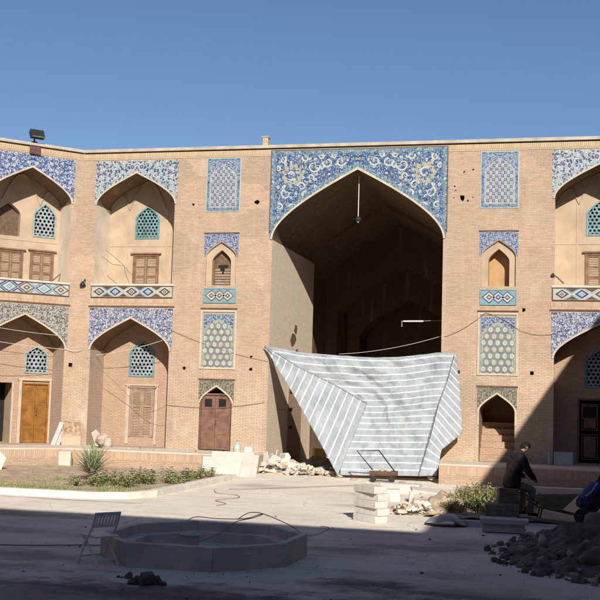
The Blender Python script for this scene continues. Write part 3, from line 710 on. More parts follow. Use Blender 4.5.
od = [(-2.9, PL), (-1.90, PL), (-1.90, 2.91), (-2.9, 2.91)]
mb = MB(); mb.shell(cl, od, D, D+1.1, 0); mb.cap(cl, od, (), D+1.1, 1); mb.build('doorway', [M['plaster'], M['dark_void']], B)
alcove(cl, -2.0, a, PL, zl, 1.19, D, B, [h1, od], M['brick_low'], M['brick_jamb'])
door(cl, -1.07, .90, PL+.02, 2.86, D-.04, B, M['wood_yellow'], label='varnished golden wood double door in the corner arch', panels=((.05, .24), (.30, .66), (.70, .95)))
mb = MB(); mb.rect(cl, -1.72, -1.60, PL, 3.0, D-.07, D+.01); mb.rect(cl, -.54, -.46, PL, 3.0, D-.07, D+.01); mb.rect(cl, -1.75, -.45, 3.003, 3.09, D-.08, D+.01); mb.rect(cl, -1.98, -1.905, PL, 2.98, D-.05, D+.01); mb.build('plaster_surround', M['surround'], B)
mbh = MB(); hole(mbh, cl, -.17, 3.63, .15, ch_holes); mbh.build('putlog_hole_or_shade_block', M['brick_dark'], B)
mb = MB(); mb.cap(cl, [(-4.0, 0), (0, 0), (0, TOP), (-4.0, TOP)], ch_holes, 0, 0); mb.build('wall', M['wall'], B)
# chamfer on the right, outside the frame
CRW = 2.70
mb = MB(); rh_ = [arch_poly(1.35, 1.1, 6.7, 9.9, .9), arch_poly(1.35, 1.1, PL, 4.3, .9)]
mb.cap(cr, [(0, 0), (CRW, 0), (CRW, TOP), (0, TOP)], rh_, 0, 0); mb.build('wall', M['wall'], B)
mb = MB()
for p in rh_: mb.shell(cr, p, 0, 1.0, 0); mb.cap(cr, p, (), 1.0, 0)
mb.build('alcove', M['brick_low'], B)

# cornice and coping round the whole front
def cornice(fr, u0, u1, e0=0, e1=0):
    mb = MB(); mb.rect(fr, u0, u1, TOP, TOP+.24, -.012, .3); mb.build('brick_course', M['soldier'], B)
    mb = MB(); mb.rect(fr, u0, u1, TOP+.242, TOP+.285, .03, .3); mb.build('cornice_shadow_groove', M['groove'], B)  # recessed strip whose dark brown paints the shadow line under the coping
    mb = MB(); mb.rect(fr, u0-e0, u1+e1, TOP+.287, TOP+.40, -.09, .5)
    mb.build('coping', M['coping'], B, bevel=.012)
cornice(main, -10.645, 10.645); cornice(cl, -4.0, 0, 0, -.036); cornice(cr, 0, CRW, -.04, 0)
mb = MB(); mb.face([(-22, .4, 11.55), (22, .4, 11.55), (22, 20, 11.55), (-22, 20, 11.55)]); mb.face([(-22, 20, 0), (22, 20, 0), (22, 20, 11.5), (-22, 20, 11.5)])
mb.face([(-22, -3, 11.53), (-13.6, -3, 11.53), (-10.9, .3, 11.53), (-22, .3, 11.53)]); mb.build('roof', M['cream'], B)
mb = MB(); mb.box((-3.5, .2, 12.0), (.20, .25, .34)); mb.box((-3.5, .2, 12.19), (.26, .3, .05)); mb.build('brick_pier', M['soldier'], B)
# dark tube added as the shade line at the left bay recess edge
mb = MB(); mb.tube([main(-6.86, 6.6, 1.1), main(-6.86, 6.0, 1.1)], .03, 6); mb.build('pipe', M['black_metal'], B)

# unseen other sides of the courtyard, sized and extended to shade the court
def unseen_wing(name, label, fr, L, H, n, skip=()):
    t = thing(name, label, 'building'); hs = []; ab = MB()
    for i in range(n):
        c = L*(i+.5)/n
        for z0, zs in ((PL, 4.2), (6.7, 9.6)):
            if (i, z0) in skip: continue
            p = arch_poly(c, 1.5, z0, zs, 1.2, 8); hs.append(p); ab.shell(fr, p, 0, 1.4, 0); ab.cap(fr, p, (), 1.4, 0)
    mb = MB(); mb.cap(fr, [(0, 0), (L, 0), (L, H), (0, H)], hs, 0, 0); mb.build('wall', M['wall'], t); ab.build('alcove', M['brick_low'], t)
    mb = MB(); mb.rect(fr, 0, L, H, H+.12, -.07, 6.); mb.build('coping', M['cream'], t)
    return t
XR = 10.64 + CRW/S2; YW = -39.4
unseen_wing('unseen_courtyard_wing', 'unseen long brick arcade along the right side of the court', Fr((XR, -CRW/S2), (0, -1)), 23.1, 11.72, 6)
unseen_wing('unseen_courtyard_wing', 'unseen lower brick arcade in the middle of the right side of the court', Fr((XR+.01, -CRW/S2-23.1), (0, -1)), 6.2, 10.55, 2)
unseen_wing('unseen_courtyard_wing', 'unseen brick arcade at the near end of the right side of the court', Fr((XR, -CRW/S2-29.3), (0, -1)), 8.1, 11.85, 2)
unseen_wing('unseen_courtyard_wing', 'unseen tall brick arcade closing the court behind the viewer', Fr((XR+14, YW), (-1, 0)), XR+14+13.5, 14.0, 10)
unseen_wing('unseen_courtyard_wing', 'unseen long brick arcade along the left side of the court', Fr((-13.47, YW), (0, 1)), 36.6, 11.72, 9)

# ------------------------------------------------------------------ ground, walkway, beds
def struct(o): o['kind'] = 'structure'; return o
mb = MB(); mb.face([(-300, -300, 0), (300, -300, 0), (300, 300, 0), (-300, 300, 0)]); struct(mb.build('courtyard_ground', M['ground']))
def walkway(poly_top, name):
    mb = MB(); n = len(poly_top); zt = PL - .05
    tris = tessellate_polygon([[Vector((x, y, 0)) for x, y in poly_top]])
    for t in tris: mb.face([(poly_top[i][0], poly_top[i][1], PL) for i in t], [(poly_top[i][0], poly_top[i][1]) for i in t], 2)
    acc = 0
    for i in range(n):
        a, b = Vector(poly_top[i]), Vector(poly_top[(i+1) % n]); L = (b-a).length
        for z0, z1, mi in ((0, PL-.31, 0), (PL-.31, PL-.05, 1), (PL-.05, PL, 2)):
            mb.face([(a.x, a.y, z0), (b.x, b.y, z0), (b.x, b.y, z1), (a.x, a.y, z1)], [(acc, z0-(PL-.31 if mi == 1 else 0)), (acc+L, z0-(PL-.31 if mi == 1 else 0)), (acc+L, z1-(PL-.31 if mi == 1 else 0)), (acc, z1-(PL-.31 if mi == 1 else 0))], mi)
        acc += L
    return struct(mb.build(name, [M['brick_pave'], M['soldier_low'], M['cream']]))
WF = -2.35
walkway([(-3.0, .02), (-3.0, WF), (-9.67, WF), (-11.81, WF-2.14), (-14., -2.9), (-13.4, -2.8), (-10.62, .02)], 'raised_walkway')
walkway([(3.35, WF), (3.35, .02), (10.62, .02), (12.6, -2.0), (12.6, -4.5), (9.8, WF)], 'raised_walkway')
# alcove floors are flush with the walkway; the walkway slab meets the wall foot
# flower bed soil and kerb
def heap(name, cx, cy, rx, ry, h, mat, parent=None, seed=0, n=34, z0=0., rough=.5, freq=2.5, power=1.):
    V = []; F = []
    for i in range(n+1):
        for j in range(n+1):
            u, v = 2*i/n-1, 2*j/n-1; x, y = cx+u*rx, cy+v*ry; q = max(0, 1-(u*u+v*v))**power
            nz = noise.fractal(Vector((x*freq, y*freq, seed)), 1., 2., 4)
            V.append((x, y, z0-.03+q*h*(1+rough*nz)+.03*min(1, q*4)*(1+nz)))
    for i in range(n):
        for j in range(n):
            k = i*(n+1)+j; F.append((k, k+n+1, k+n+2, k+1))
    mb = MB(); mb.faces_shared(V, F, 0, lambda p: (p[0], p[1])); return mb.build(name, mat, parent, smooth=True)
def soil_bed(name, poly, z, mat, res=.22, amp=.06, seed=1):
    xs = [p[0] for p in poly]; ys = [p[1] for p in poly]
    def ins(x, y):
        c = False
        for (x0, y0), (x1, y1) in zip(poly, poly[1:]+poly[:1]):
            if (y0 > y) != (y1 > y) and x < (x1-x0)*(y-y0)/(y1-y0)+x0: c = not c
        return c
    nx = int((max(xs)-min(xs))/res)+1; ny = int((max(ys)-min(ys))/res)+1; V = {}; L = []; F = []
    def vid(i, j):
        if (i, j) not in V:
            x, y = min(xs)+i*res, min(ys)+j*res; V[(i, j)] = len(L); L.append((x, y, z+amp*noise.fractal(Vector((x*1.3, y*1.3, seed)), 1., 2., 4)))
        return V[(i, j)]
    for i in range(nx):
        for j in range(ny):
            if ins(min(xs)+(i+.5)*res, min(ys)+(j+.5)*res): F.append((vid(i, j), vid(i+1, j), vid(i+1, j+1), vid(i, j+1)))
    mb = MB(); mb.faces_shared(L, F, 0, lambda p: (p[0], p[1])); return struct(mb.build(name, mat, smooth=True))
bed = [(-13.2, -12.6), (-4.0, -12.6), (-3.0, -11.4), (-3.0, -4.2), (-4.4, -3.0), (-13.2, -3.0)]
soil_bed('flower_bed_soil', bed, .10, M['soil'])
def kerb(path, w, h, name):
    mb = MB(); mats = M['kerb']; P = [Vector((x, y, 0)) for x, y in path]; n = len(P); Ls, Rs = [], []
    for i, p in enumerate(P):
        t = (P[min(i+1, n-1)] - P[max(i-1, 0)]).normalized(); nn = Vector((-t.y, t.x, 0))
        a = 1.
        if 0 < i < n-1: a = 1/max(.5, math.cos((P[i]-P[i-1]).angle(P[i+1]-P[i])/2))
        Ls.append(p+nn*w*a/2); Rs.append(p-nn*w*a/2)
    up = Vector((0, 0, h)); V = []; F = []
    for l, r in zip(Ls, Rs): V += [l, l+up, r+up, r]
    for i in range(n-1):
        k = i*4
        for q in range(3): F.append((k+q, k+q+1, k+q+5, k+q+4))
    F += [(0, 3, 2, 1), ((n-1)*4, (n-1)*4+1, (n-1)*4+2, (n-1)*4+3)]
    mb.faces_shared(V, F); return struct(mb.build(name, mats, bevel=.015))
kerb([(-13.3, -12.6), (-4.0, -12.6), (-3.35, -12.2), (-3.0, -11.3), (-3.0, -4.3)], .26, .16, 'flower_bed_kerb')
soil_bed('flower_bed_soil', [(4.2, -12.9), (4.2, -3.4), (9.8, -3.4), (9.8, -12.9)], .04, M['dirt_pale'], seed=4, amp=.09)
mb = MB(); mb.rect(ID, 6.3, 9.8, 0, .22, -4.95+.0, -4.65); 
mb = MB(); mb.box((8.3, -4.9, .12), (4.0, .4, .24)); struct(mb.build('stone_step', M['cream'], bevel=.015))
heap('earth_mound', 4.45, -10.9, .6, 1.8, .36, M['dirt_pale'], seed=3)
tag(bpy.data.objects['earth_mound'], kind='structure')
mb = MB(); mb.box((-2.2, -.4+.0, .0), (.01, .01, .01))
mb = MB(); mb.face([(-3.05, -.02, .012), (3.3, -.02, .012), (3.3, 6.9, .012), (-3.05, 6.9, .012)]); struct(mb.build('hall_floor', M['dirt']))

# ------------------------------------------------------------------ plants
def leafmat(name, col, var=.35):
    t = NT(name, .55, .3); oi = t.n('Attribute', attribute_name='tone').outputs['Fac'] if False else t.noise(t.obj(), 9., 3)
    t.link(t.ramp(oi, [(.3, tuple(x*(1-var) for x in col)), (.7, tuple(x*(1+var) for x in col))]), 'Base Color')
    t.b.inputs['Subsurface Weight'].default_value = 0; return t.m
M['yucca'] = leafmat('yucca_leaf', (.30, .35, .19)); M['leaf'] = leafmat('green_leaf', (.25, .30, .10)); M['leaf_y'] = leafmat('yellow_leaf', (.36, .31, .14)); M['leaf_b'] = leafmat('olive_leaf', (.33, .31, .15))
M['grass'] = leafmat('grass_blade', (.20, .28, .08)); M['pink'] = plain('pink_petal', (.64, .34, .40), .7, .2, 20.); M['white_petal'] = plain('white_petal', (.72, .66, .62), .7, .1, 20.); M['stem'] = plain('stem', (.13, .11, .05), .8)
def blade(mb, base, az, el, L, w, bend, mi=0, n=5):
    V = []; F = []; d = Vector((math.cos(az), math.sin(az), 0)); s = Vector((-d.y, d.x, 0))
    p = Vector(base); e = el
    for i in range(n+1):
        t = i/n; ww = w*(1-t)**.7*(.6+.8*t if t < .4 else 1)
        V += [p - s*ww/2 + Vector((0, 0, ww*.15)), p + s*ww/2 + Vector((0, 0, ww*.15))]
        p = p + (d*math.cos(e) + Vector((0, 0, math.sin(e))))*L/n; e -= bend/n
    for i in range(n): F.append((2*i, 2*i+1, 2*i+3, 2*i+2))
    mb.faces_shared(V, F, mi)
yc = thing('yucca_plant', 'large spiky yucca in the sunlit flower bed by the brick walkway', 'plant', (-6.06, -8.3, .1))
mb = MB(); rnd = random.Random(3)
for i in range(230):
    f = rnd.random(); blade(mb, (rnd.uniform(-.1, .1), rnd.uniform(-.1, .1), .14+.14*f), rnd.uniform(0, 6.28), R(14+66*f**1.1+rnd.uniform(-8, 8)), rnd.uniform(.68, .98), .048, R(rnd.uniform(5, 38)))
mb.build('foliage', M['yucca'], yc, smooth=True)
mb = MB(); mb.tube([(0, 0, -.05), (0, 0, .22)], [.09, .06], 8); mb.build('stem', M['stem'], yc)
def bush(name, x, y, r, h, nleaf, label, mats, flowers=0, group=None, seed=0, cat='plant', z=.08, ls=.07):
    rnd = random.Random(seed); t = thing(name, label, cat, (x, y, z), 0, group); st = MB(); lf = MB()
    for k in range(max(8, int(h*26))):
        az = rnd.uniform(0, 6.28); rr = r*rnd.uniform(.15, 1); top = Vector((math.cos(az)*rr, math.sin(az)*rr, h*rnd.uniform(.55, 1)*(1-.35*(rr/r)**2)))
        mid = top*.5 + Vector((rnd.uniform(-.04, .04), rnd.uniform(-.04, .04), .02)); st.tube([(top.x*.15, top.y*.15, 0), mid, top], [.008, .006, .003], 4)
        for q in range(max(1, nleaf // max(8, int(h*26)))):
            f = rnd.uniform(.25, 1.05); p = top*f + Vector((rnd.gauss(0, .05), rnd.gauss(0, .05), rnd.gauss(0, .03)))
            blade(lf, p, rnd.uniform(0, 6.28), R(rnd.uniform(-25, 60)), ls*rnd.uniform(.7, 1.4), ls*.55, R(40), 1 if rnd.random() < .3 else 0, 2)
        if flowers and rnd.random() < flowers:
            fl = MB(); mi = 0 if rnd.random() < .6 else 1
            for q in range(6): blade(fl, top+Vector((0, 0, .05)), q*1.047+rnd.random(), R(25), .085, .085, R(30), 0, 2)
            fl.build('flower', M['pink'] if mi == 0 else M['white_petal'], t)
    st.build('stem', M['stem'], t); lf.build('foliage', mats, t)
    return t
rnd = random.Random(11)
spots = [(-5.1, -9.6), (-4.8, -8.7), (-4.6, -9.9), (-4.3, -8.9), (-4.4, -7.9), (-3.9, -9.0), (-3.8, -8.0), (-3.5, -7.2), (-4.0, -6.9), (-3.5, -6.2), (-3.9, -5.9), (-3.4, -8.6), (-5.5, -10.3), (-4.9, -10.7), (-4.1, -10.3), (-4.9, -7.6), (-5.4, -8.8), (-3.4, -5.3)]
for i, (x, y) in enumerate(spots):
    bush('flowering_plant', x, y, rnd.uniform(.36, .54), rnd.uniform(.28, .46), 420, 'low leafy plant with small pink and white blooms in the sunlit left bed', [M['leaf'], M['leaf_b']], .8 if i % 3 else 1., 'flowering plants in the left bed', i)
g = MB(); rnd = random.Random(5)
for i in range(5200):
    x = rnd.uniform(-9.5, -3.3); y = -12.3 + abs(rnd.gauss(0, .8)) + (.6 if x > -5 else 0)
    if rnd.random() < .18: x, y = -6.1+rnd.gauss(0, .8), -8.9+rnd.gauss(0, .5)
    if noise.noise(Vector((x*.9, y*.9, 2))) < -.12: continue
    blade(g, (x, y, .09), rnd.uniform(0, 6.28), R(rnd.uniform(35, 85)), rnd.uniform(.05, .15), .014, R(40), 0 if rnd.random() < .75 else 1, 2)
tag(g.build('grass', [M['grass'], M['leaf_y']]), 'patchy short green grass behind the pale kerb of the left bed', 'grass', kind='stuff')
rb_ = [(4.72, -9.6, .40, .50), (5.05, -9.3, .40, .56), (5.38, -9.0, .40, .50), (5.95, -9.7, .36, .52), (6.3, -9.2, .30, .46), (5.3, -11.0, .36, .36), (5.75, -11.4, .36, .34), (6.15, -11.0, .36, .40), (5.05, -11.4, .36, .34), (4.75, -11.9, .3, .26), (5.25, -10.2, .36, .42), (6.6, -10.4, .4, .45), (6.4, -11.8, .36, .3), (4.95, -12.35, .34, .34), (5.35, -12.2, .36, .38), (4.65, -10.6, .34, .40), (5.6, -12.6, .3, .3), (4.95, -10.0, .36, .5), (5.3, -8.4, .4, .5), (4.55, -12.1, .22, .2)]
for i, (x, y, r, h) in enumerate(rb_):
    bush('leafy_shrub', x, y, r*.9, h*.9, 300, 'yellowish green leafy shrub on the earth of the right bed below the walkway', [M['leaf_y'] if i % 3 != 2 else M['leaf'], M['leaf_b']], 0, 'shrubs in the right bed', 50+i, 'shrub', z=.10, ls=.075)

lt = MB(); rnd = random.Random(77)
for i in range(1500):
    if rnd.random() < .7: x, y, z = rnd.uniform(-9.5, -3.2), rnd.uniform(-12.4, -3.2), .13
    else: x, y, z = rnd.uniform(4.2, 6.6), rnd.uniform(-12.8, -8.5), .15
    blade(lt, (x, y, z), rnd.uniform(0, 6.28), R(rnd.uniform(-10, 25)), rnd.uniform(.03, .09), .03, R(20), rnd.randrange(3), 2)
tag(lt.build('leaf_litter', [M['leaf_y'], M['dirt_pale'], M['stem']]), 'dry leaves and twigs littering the soil of the beds', 'litter', kind='stuff')
# ------------------------------------------------------------------ tarpaulin
def tarp_mat():
    t = NT('striped_tarp', .55, .3); uv = t.uv(); sp = t.n('SeparateXYZ', {0: uv}); v = sp.outputs[1]
    fr_ = t.math('FRACT', v); n = t.noise(t.obj(), 1.8, 6)
    s1 = t.math('LESS_THAN', t.math('ABSOLUTE', t.math('SUBTRACT', fr_, .5)), .085)
    fu = t.math('FRACT', t.math('MULTIPLY', sp.outputs[0], 26.)); thin = t.math('LESS_THAN', t.math('ABSOLUTE', t.math('SUBTRACT', t.math('FRACT', t.math('MULTIPLY', v, 5.)), .5)), .10)
    base = t.ramp(n, [(.3, (.255, .287, .305)), (.7, (.36, .388, .40))])
    base = t.mix(t.math('MULTIPLY', thin, .25), base, (.48, .51, .52))
    gu = t.math('LESS_THAN', t.math('ABSOLUTE', t.math('SUBTRACT', t.math('FRACT', t.math('MULTIPLY', sp.outputs[0], 9.)), .5)), .035)
    base = t.mix(t.math('MULTIPLY', gu, .15), base, (.60, .62, .62))
    col = t.mix(t.math('MULTIPLY', s1, .9), base, (.64, .655, .65))
    n2 = t.noise(t.obj(), .9, 5); col = t.mix(t.ramp(n2, [(.56, 0.), (.8, .35)]), col, (.52, .46, .38))
    t.link(col, 'Base Color'); t.bump(t.math('ADD', t.noise(t.obj(), 5., 5), t.math('MULTIPLY', t.noise(t.obj(), 60., 2), .1)), .8, .07)
    return t.m
M['tarp'] = tarp_mat()
def crv(pts, t):
    n = len(pts)-1; x = min(t*n, n-1e-6); i = int(x); f = x-i; return Vector(pts[i]).lerp(Vector(pts[i+1]), f)
def sheet(name, L, Rr, v0, v1, nu, nv, parent, amp=.05, seed=0, sag=0., off=(0, 0, 0), u_len=6., top=None, smoothstep=False):
    V = []; UV = []; F = []
    for j in range(nv+1):
        v = j/nv; a, b = crv(L, v), crv(Rr, v)
        for i in range(nu+1):
            u = i/nu; p = a.lerp(b, u)
            if top is not None: p += (crv(top, u) - Vector(top[0]).lerp(Vector(top[-1]), u)) * (1-v)**3
            e = min(1, 5*u, 5*(1-u)); w = noise.fractal(Vector((p.x*.8, p.z*1.6+u*1.5, seed)), 1., 2., 3)
            fold = math.sin(9*v + 5*u*(1-v) + 3*noise.noise(Vector((p.x*.4, p.z*.5, seed+5))))*(1-v)**.5*.85
            ridge = abs(noise.noise(Vector((p.x*1.5 + p.z*.8, p.z*1.2, seed+9))))
            cr_ = abs(noise.noise(Vector((p.x*2.6 - p.z*1.9, p.z*2.2 + p.x*.7, seed+13))))
            p = p + Vector((0, -1, .12)) * (amp*(w*.8+fold-.9*ridge-.45*cr_)*e) - Vector((0, 0, sag*4*u*(1-u)*(1-v)))
            V.append(p + Vector(off)); UV.append((u*u_len/6, v0+(v1-v0)*v))
    for j in range(nv):
        for i in range(nu):
            k = j*(nu+1)+i; F.append((k, k+1, k+nu+2, k+nu+1))
    mb = MB(); k = 0; mb.v = [tuple(p) for p in V]
    for f in F: mb.f.append(list(f)); mb.uv.append([UV[q] for q in f]); mb.mi.append(0)
    o = mb.build(name, M['tarp'], parent, smooth=True)
    md = o.modifiers.new('thick', 'SOLIDIFY'); md.thickness = .012; return o
T = thing('tarpaulin', 'big grey blue striped tarpaulin hung across the foot of the great arch', 'tarpaulin')
TL = (-3.22, -.10, 4.47); TR = (3.59, -.10, 4.34); Mf = (.62, -.60, 2.53); BL = (-.07, -1.5, .09); BR = (2.60, -1.5, .17)
sheet('sheet', [TL, (-2.02, -.17, 3.60), (-.75, -.32, 2.95), (.32, -.50, 2.35), (.22, -.72, 1.85), (.05, -.95, 1.3), (-.08, -1.2, .7), BL], [TR, (3.47, -.30, 3.75), (3.33, -.45, 3.16), (3.18, -.6, 2.57), (3.05, -.8, 1.97), (2.92, -1.0, 1.38), (2.77, -1.25, .78), BR], 0, 18.3, 120, 110, T, amp=.14, seed=1,
      top=[TL, (-1.92, -.12, 4.27), (-.46, -.16, 4.17), (.6, -.18, 4.13), (1.68, -.14, 4.17), (2.93, -.1, 4.36), TR])
sheet('flap', [(-3.22, -.16, 4.47), (-1.95, -.28, 3.78), (-.6, -.48, 3.18), (.66, -.74, 2.53)], [(-3.22, -.16, 4.47), (-2.2, -.5, 3.05), (-1.15, -1.1, 1.6), (-.12, -1.62, .08)], 0, 15.4, 36, 60, T, amp=.06, seed=3, off=(0, -.03, 0), u_len=3)
sheet('flap', [(3.59, -.12, 4.33), (3.40, -.42, 3.4), (3.12, -.72, 2.5), (2.92, -1.1, 1.5), (2.60, -1.55, .17)], [(3.66, -.12, 4.2), (3.80, -.3, 3.0), (3.93, -.5, 1.62), (3.3, -1.2, 1.05), (3.20, -1.55, .22)], .3, 17.4, 18, 50, T, amp=.05, seed=8, off=(0, -.05, 0), u_len=1)
mb = MB(); mb.tube([(3.57, -.16, 4.3), (3.38, -.50, 3.4), (3.10, -.82, 2.5), (2.90, -1.2, 1.5), (2.6, -1.66, .18)], .007, 5); mb.tube([(-3.2, -.2, 4.46), (-1.95, -.36, 3.78), (-.6, -.56, 3.18), (.68, -.82, 2.53), (.60, -.84, 2.30)], .006, 5)
mb.build('hem', M['cable_dark'], T)

# ------------------------------------------------------------------ cables and small fittings
def sagline(p, q, s, n=14): 
    p, q = Vector(p), Vector(q); return [p.lerp(q, i/n) - Vector((0, 0, s*4*(i/n)*(1-i/n))) for i in range(n+1)]
def cable(pts, r, mat, label, name='cable'): 
    mb = MB(); mb.tube(pts, r, 5); return tag(mb.build(name, mat), label, 'cable')
cable(sagline(cl(-3.6, 4.95, -.04), cl(-.45, 4.70, -.04), .04), .008, M['cable_white'], 'uppermost pale cable strung across the lower corner arch')
cable(sagline(cl(-3.6, 4.45, -.05), cl(-.40, 4.21, -.05), .05) + sagline(cl(-.40, 4.21, -.05), main(-10.35, 4.2, -.02), .03, 6), .009, M['cable_white'], 'middle pale cable across the corner arch reaching onto the pier')
cable(sagline(cl(-3.6, 3.93, -.03), cl(-1.0, 4.05, -.03), .05), .008, M['cable'], 'thin grey cable, lowest across the corner arch')
cable(sagline(main(-10.02, 4.05, .5), main(-6.8, 4.75, -.02), .10), .010, M['cable_white'], 'pale cable slung through the lower left alcove in front of its lattice')
cable(sagline(main(-10.15, 3.9, -.02), main(-8.2, 1.95, .9), -.1) + sagline(main(-8.2, 1.95, .9), main(-6.9, 2.25, -.03), .10) + sagline(main(-6.9, 2.25, -.03), main(-3.2, 2.45, -.03), .14) + sagline(main(-3.2, 2.45, -.03), (-3.05, 2.5, 2.2), .12, 6), .007, M['cable_dark'], 'dark cable running from the left alcove past the brown door into the hall')
cable(sagline(main(-6.85, 5.0, -.03), main(-3.12, 3.92, -.03), .12), .006, M['cable_dark'], 'thin dark cable sloping over the left lower tile panel')
cable(sagline(main(3.2, 4.9, -.02), main(4.6, 5.75, -.05), .1) + sagline(main(4.6, 5.75, -.05), main(5.7, 5.2, -.05), -.08) + sagline(main(5.7, 5.2, -.05), main(6.9, 5.05, -.03), .1), .007, M['cable_dark'], 'dark cable looping over the right lower tile panel')
cable(sagline((-.6, .4, 4.25), (3.08, .3, 4.95), .12), .008, M['cable_white'], 'thin pale wire rising to the right inside the great arch')
for pts, lab in (([main(-9.6, 8.0, -.02), main(-9.2, 7.7, -.02), main(-8.95, 7.5, .02), main(-8.5, 7.0, .1), main(-8.25, 6.7, .1)], 'upper loose wire trailing down the left balcony alcove'), ([main(-9.75, 7.75, .0), main(-9.3, 7.45, .0), main(-8.85, 7.4, .05), main(-8.8, 7.1, .1), main(-8.6, 6.7, .1)], 'lower loose wire trailing down the left balcony alcove')):
    cable(pts, .010, M['cable_dark'], lab)
fl = thing('floodlight', 'dark square floodlight on the parapet above the corner arch', 'floodlight', cl(-1.95, 11.84, -.05), R(45))
mb = MB(); mb.box((0, -.12, .30), (.52, .20, .34), rx=R(-38)); mb.build('housing', M['black_metal'], fl, bevel=.02)
mb = MB(); mb.box((0, -.235, .26), (.44, .012, .27), rx=R(-38)); mb.build('lens', plain('floodlight_glass', (.12, .13, .07), .25, .3, 4., spec=.5), fl)
mb = MB(); mb.tube([(-.05, 0, 0), (-.05, 0, .26)], .03, 6); mb.box((-.05, 0, .02), (.2, .14, .03)); mb.build('bracket', M['black_metal'], fl)
bx = thing('junction_box', 'brown metal box fixed under the floodlight on the corner parapet', 'box', cl(-1.95, 11.40, -.05), R(45))
mb = MB(); mb.box((0, 0, .15), (.40, .12, .30)); mb.build('case', M['rust'], bx, bevel=.01); mb = MB(); mb.box((0, -.066, .15), (.34, .01, .24)); mb.build('door', M['rust'], bx)
bl = thing('bell', 'small black bell on the brick pier between the left arches', 'bell', main(-10.45, 6.68, -.0))
mb = MB(); mb.tube([(0, -.05, .12), (0, -.05, .02), (0, -.05, -.06), (0, -.05, -.08)], [.03, .10, .12, .05], 10); mb.build('dome', M['black_metal'], bl, smooth=True)
mb = MB(); mb.tube([(0, .0, .1), (.09, -.05, .2), (.11, -.05, .12)], .02, 5); mb.build('bracket', M['black_metal'], bl)
hl = thing('hanging_lamp', 'small lamp on a long pale rod under the apex of the great arch', 'lamp', (-.04, .5, 9.1))
mb = MB(); mb.tube([(0, 0, 1.64), (0, 0, .14)], .018, 6); mb.build('rod', M['cable_white'], hl)
mb = MB(); mb.tube([(0, 0, .15), (0, 0, .08), (0, 0, 0)], [.03, .11, .13], 10); mb.build('lamp_shade', M['black_metal'], hl, smooth=True); mb = MB(); mb.tube([(0, 0, .02), (0, 0, -.05), (0, 0, -.09)], [.05, .05, .01], 8); mb.build('bulb', M['white_tile'], hl)
tl = thing('tube_lamp', 'white tube lamp on a thin arm inside the dark great arch', 'lamp', (1.5, 1.4, 5.48))
mb = MB(); mb.tube([(.05, 0, .05), (.78, 0, .06)], .028, 8); mb.build('tube', plain('white_tube', (.85, .83, .78), .4, .03), tl)
mb = MB(); mb.tube([(0, 0, -.14), (0, 0, .05), (.08, 0, .05)], .03, 6); mb.tube([(.78, 0, .07), (1.6, 0, .10)], .012, 5); mb.build('arm', M['cable'], tl)
br = thing('metal_bracket', 'folded metal bracket lying on the corner balcony ledge', 'bracket', cl(-.9, 6.72, -.02), R(45))
mb = MB(); mb.tube([(-.16, 0, 0), (.16, 0, .30), (.12, 0, .02)], .028, 5); mb.build('bar', M['cable_dark'], br)
sp_ = thing('water_spout', 'short metal spout at the foot of the upper right alcove', 'spout', main(6.9, 6.95, -.02))
mb = MB(); mb.tube([(-.02, -.02, .12), (.12, -.05, .02), (.32, -.06, -.18)], .03, 6); mb.build('pipe', M['cable_dark'], sp_); mb = MB(); mb.tube([(-.04, 0, .12), (-.04, -.06, .12)], .06, 8); mb.build('flange', M['black_metal'], sp_)

# ------------------------------------------------------------------ slabs, blocks and rubble
def slab(name, label, cat, loc, size, rot, mat, group=None, seed=0, broken=True):
    """a thin stone plate with a broken outline"""
    rnd = random.Random(seed); w, h, t = size; n = 4
    P = [(-w/2, -h/2), (w/2, -h/2), (w/2, h/2), (-w/2, h/2)]
    if broken:
        P = [(-w/2, -h/2), (w/2*rnd.uniform(.7, 1), -h/2*rnd.uniform(.85, 1)), (w/2, h/2*rnd.uniform(.1, .6)), (w/2*rnd.uniform(.2, .7), h/2), (-w/2*rnd.uniform(.6, 1), h/2*rnd.uniform(.7, 1))]
    mb = MB(); fr = Fr((0, 0), (1, 0))
    mb.prism(fr, [(x, z) for x, z in P], -t/2, t/2, 0, back=True)
    o = mb.build(name, mat, bevel=.006); o.location = loc; o.rotation_euler = rot; return tag(o, label, cat, group)
rnd = random.Random(21)
k = 0
more = [(-2.9+1.9*rnd.random(), -1.15+.9*rnd.random(), .0, rnd.uniform(.35, .65), rnd.uniform(.3, .55), -rnd.uniform(25, 75), rnd.uniform(-60, 50)) for q in range(16)]
more = [(x, y, .10+max(0, .45*(-.9-x)/2)*rnd.random(), w, h, l, a) for x, y, z, w, h, l, a in more]
for (x, y, z, w, h, lean, yaw) in tuple(more) + ((-2.95, -.7, .38, .6, .85, -18, -30), (-2.80, -.6, .36, .6, .8, -22, -40), (-2.62, -.75, .34, .7, .75, -25, -20), (-2.45, -.35, .40, .6, .8, -28, -50), (-2.30, -.7, .28, .7, .6, -32, 10), (-2.1, -.4, .30, .6, .6, -38, -25),
    (-1.95, -.8, .22, .7, .5, -45, 15), (-1.75, -.3, .24, .6, .55, -50, -35), (-1.6, -.8, .18, .6, .5, -58, 30), (-1.4, -.4, .16, .5, .5, -62, -15), (-1.2, -.7, .14, .6, .45, -68, 40), (-1.0, -.2, .12, .5, .4, -72, -20), (-2.5, -1.1, .2, .6, .45, -50, 5), (-2.0, -1.2, .13, .6, .4, -65, -45), (-2.75, -.25, .62, .5, .6, -20, -60), (-2.35, -.1, .55, .5, .55, -30, 20)):
    slab('marble_piece', 'broken white stone slab in the heap at the left foot of the great arch', 'marble piece', (x+rnd.uniform(-.05, .05), y, z*.92), (w*rnd.uniform(.6, .95), h*rnd.uniform(.7, .95), .03), (R(lean), R(rnd.uniform(-25, 25)), R(yaw)), M['marble'], 'broken slabs heaped in the great arch', k); k += 1
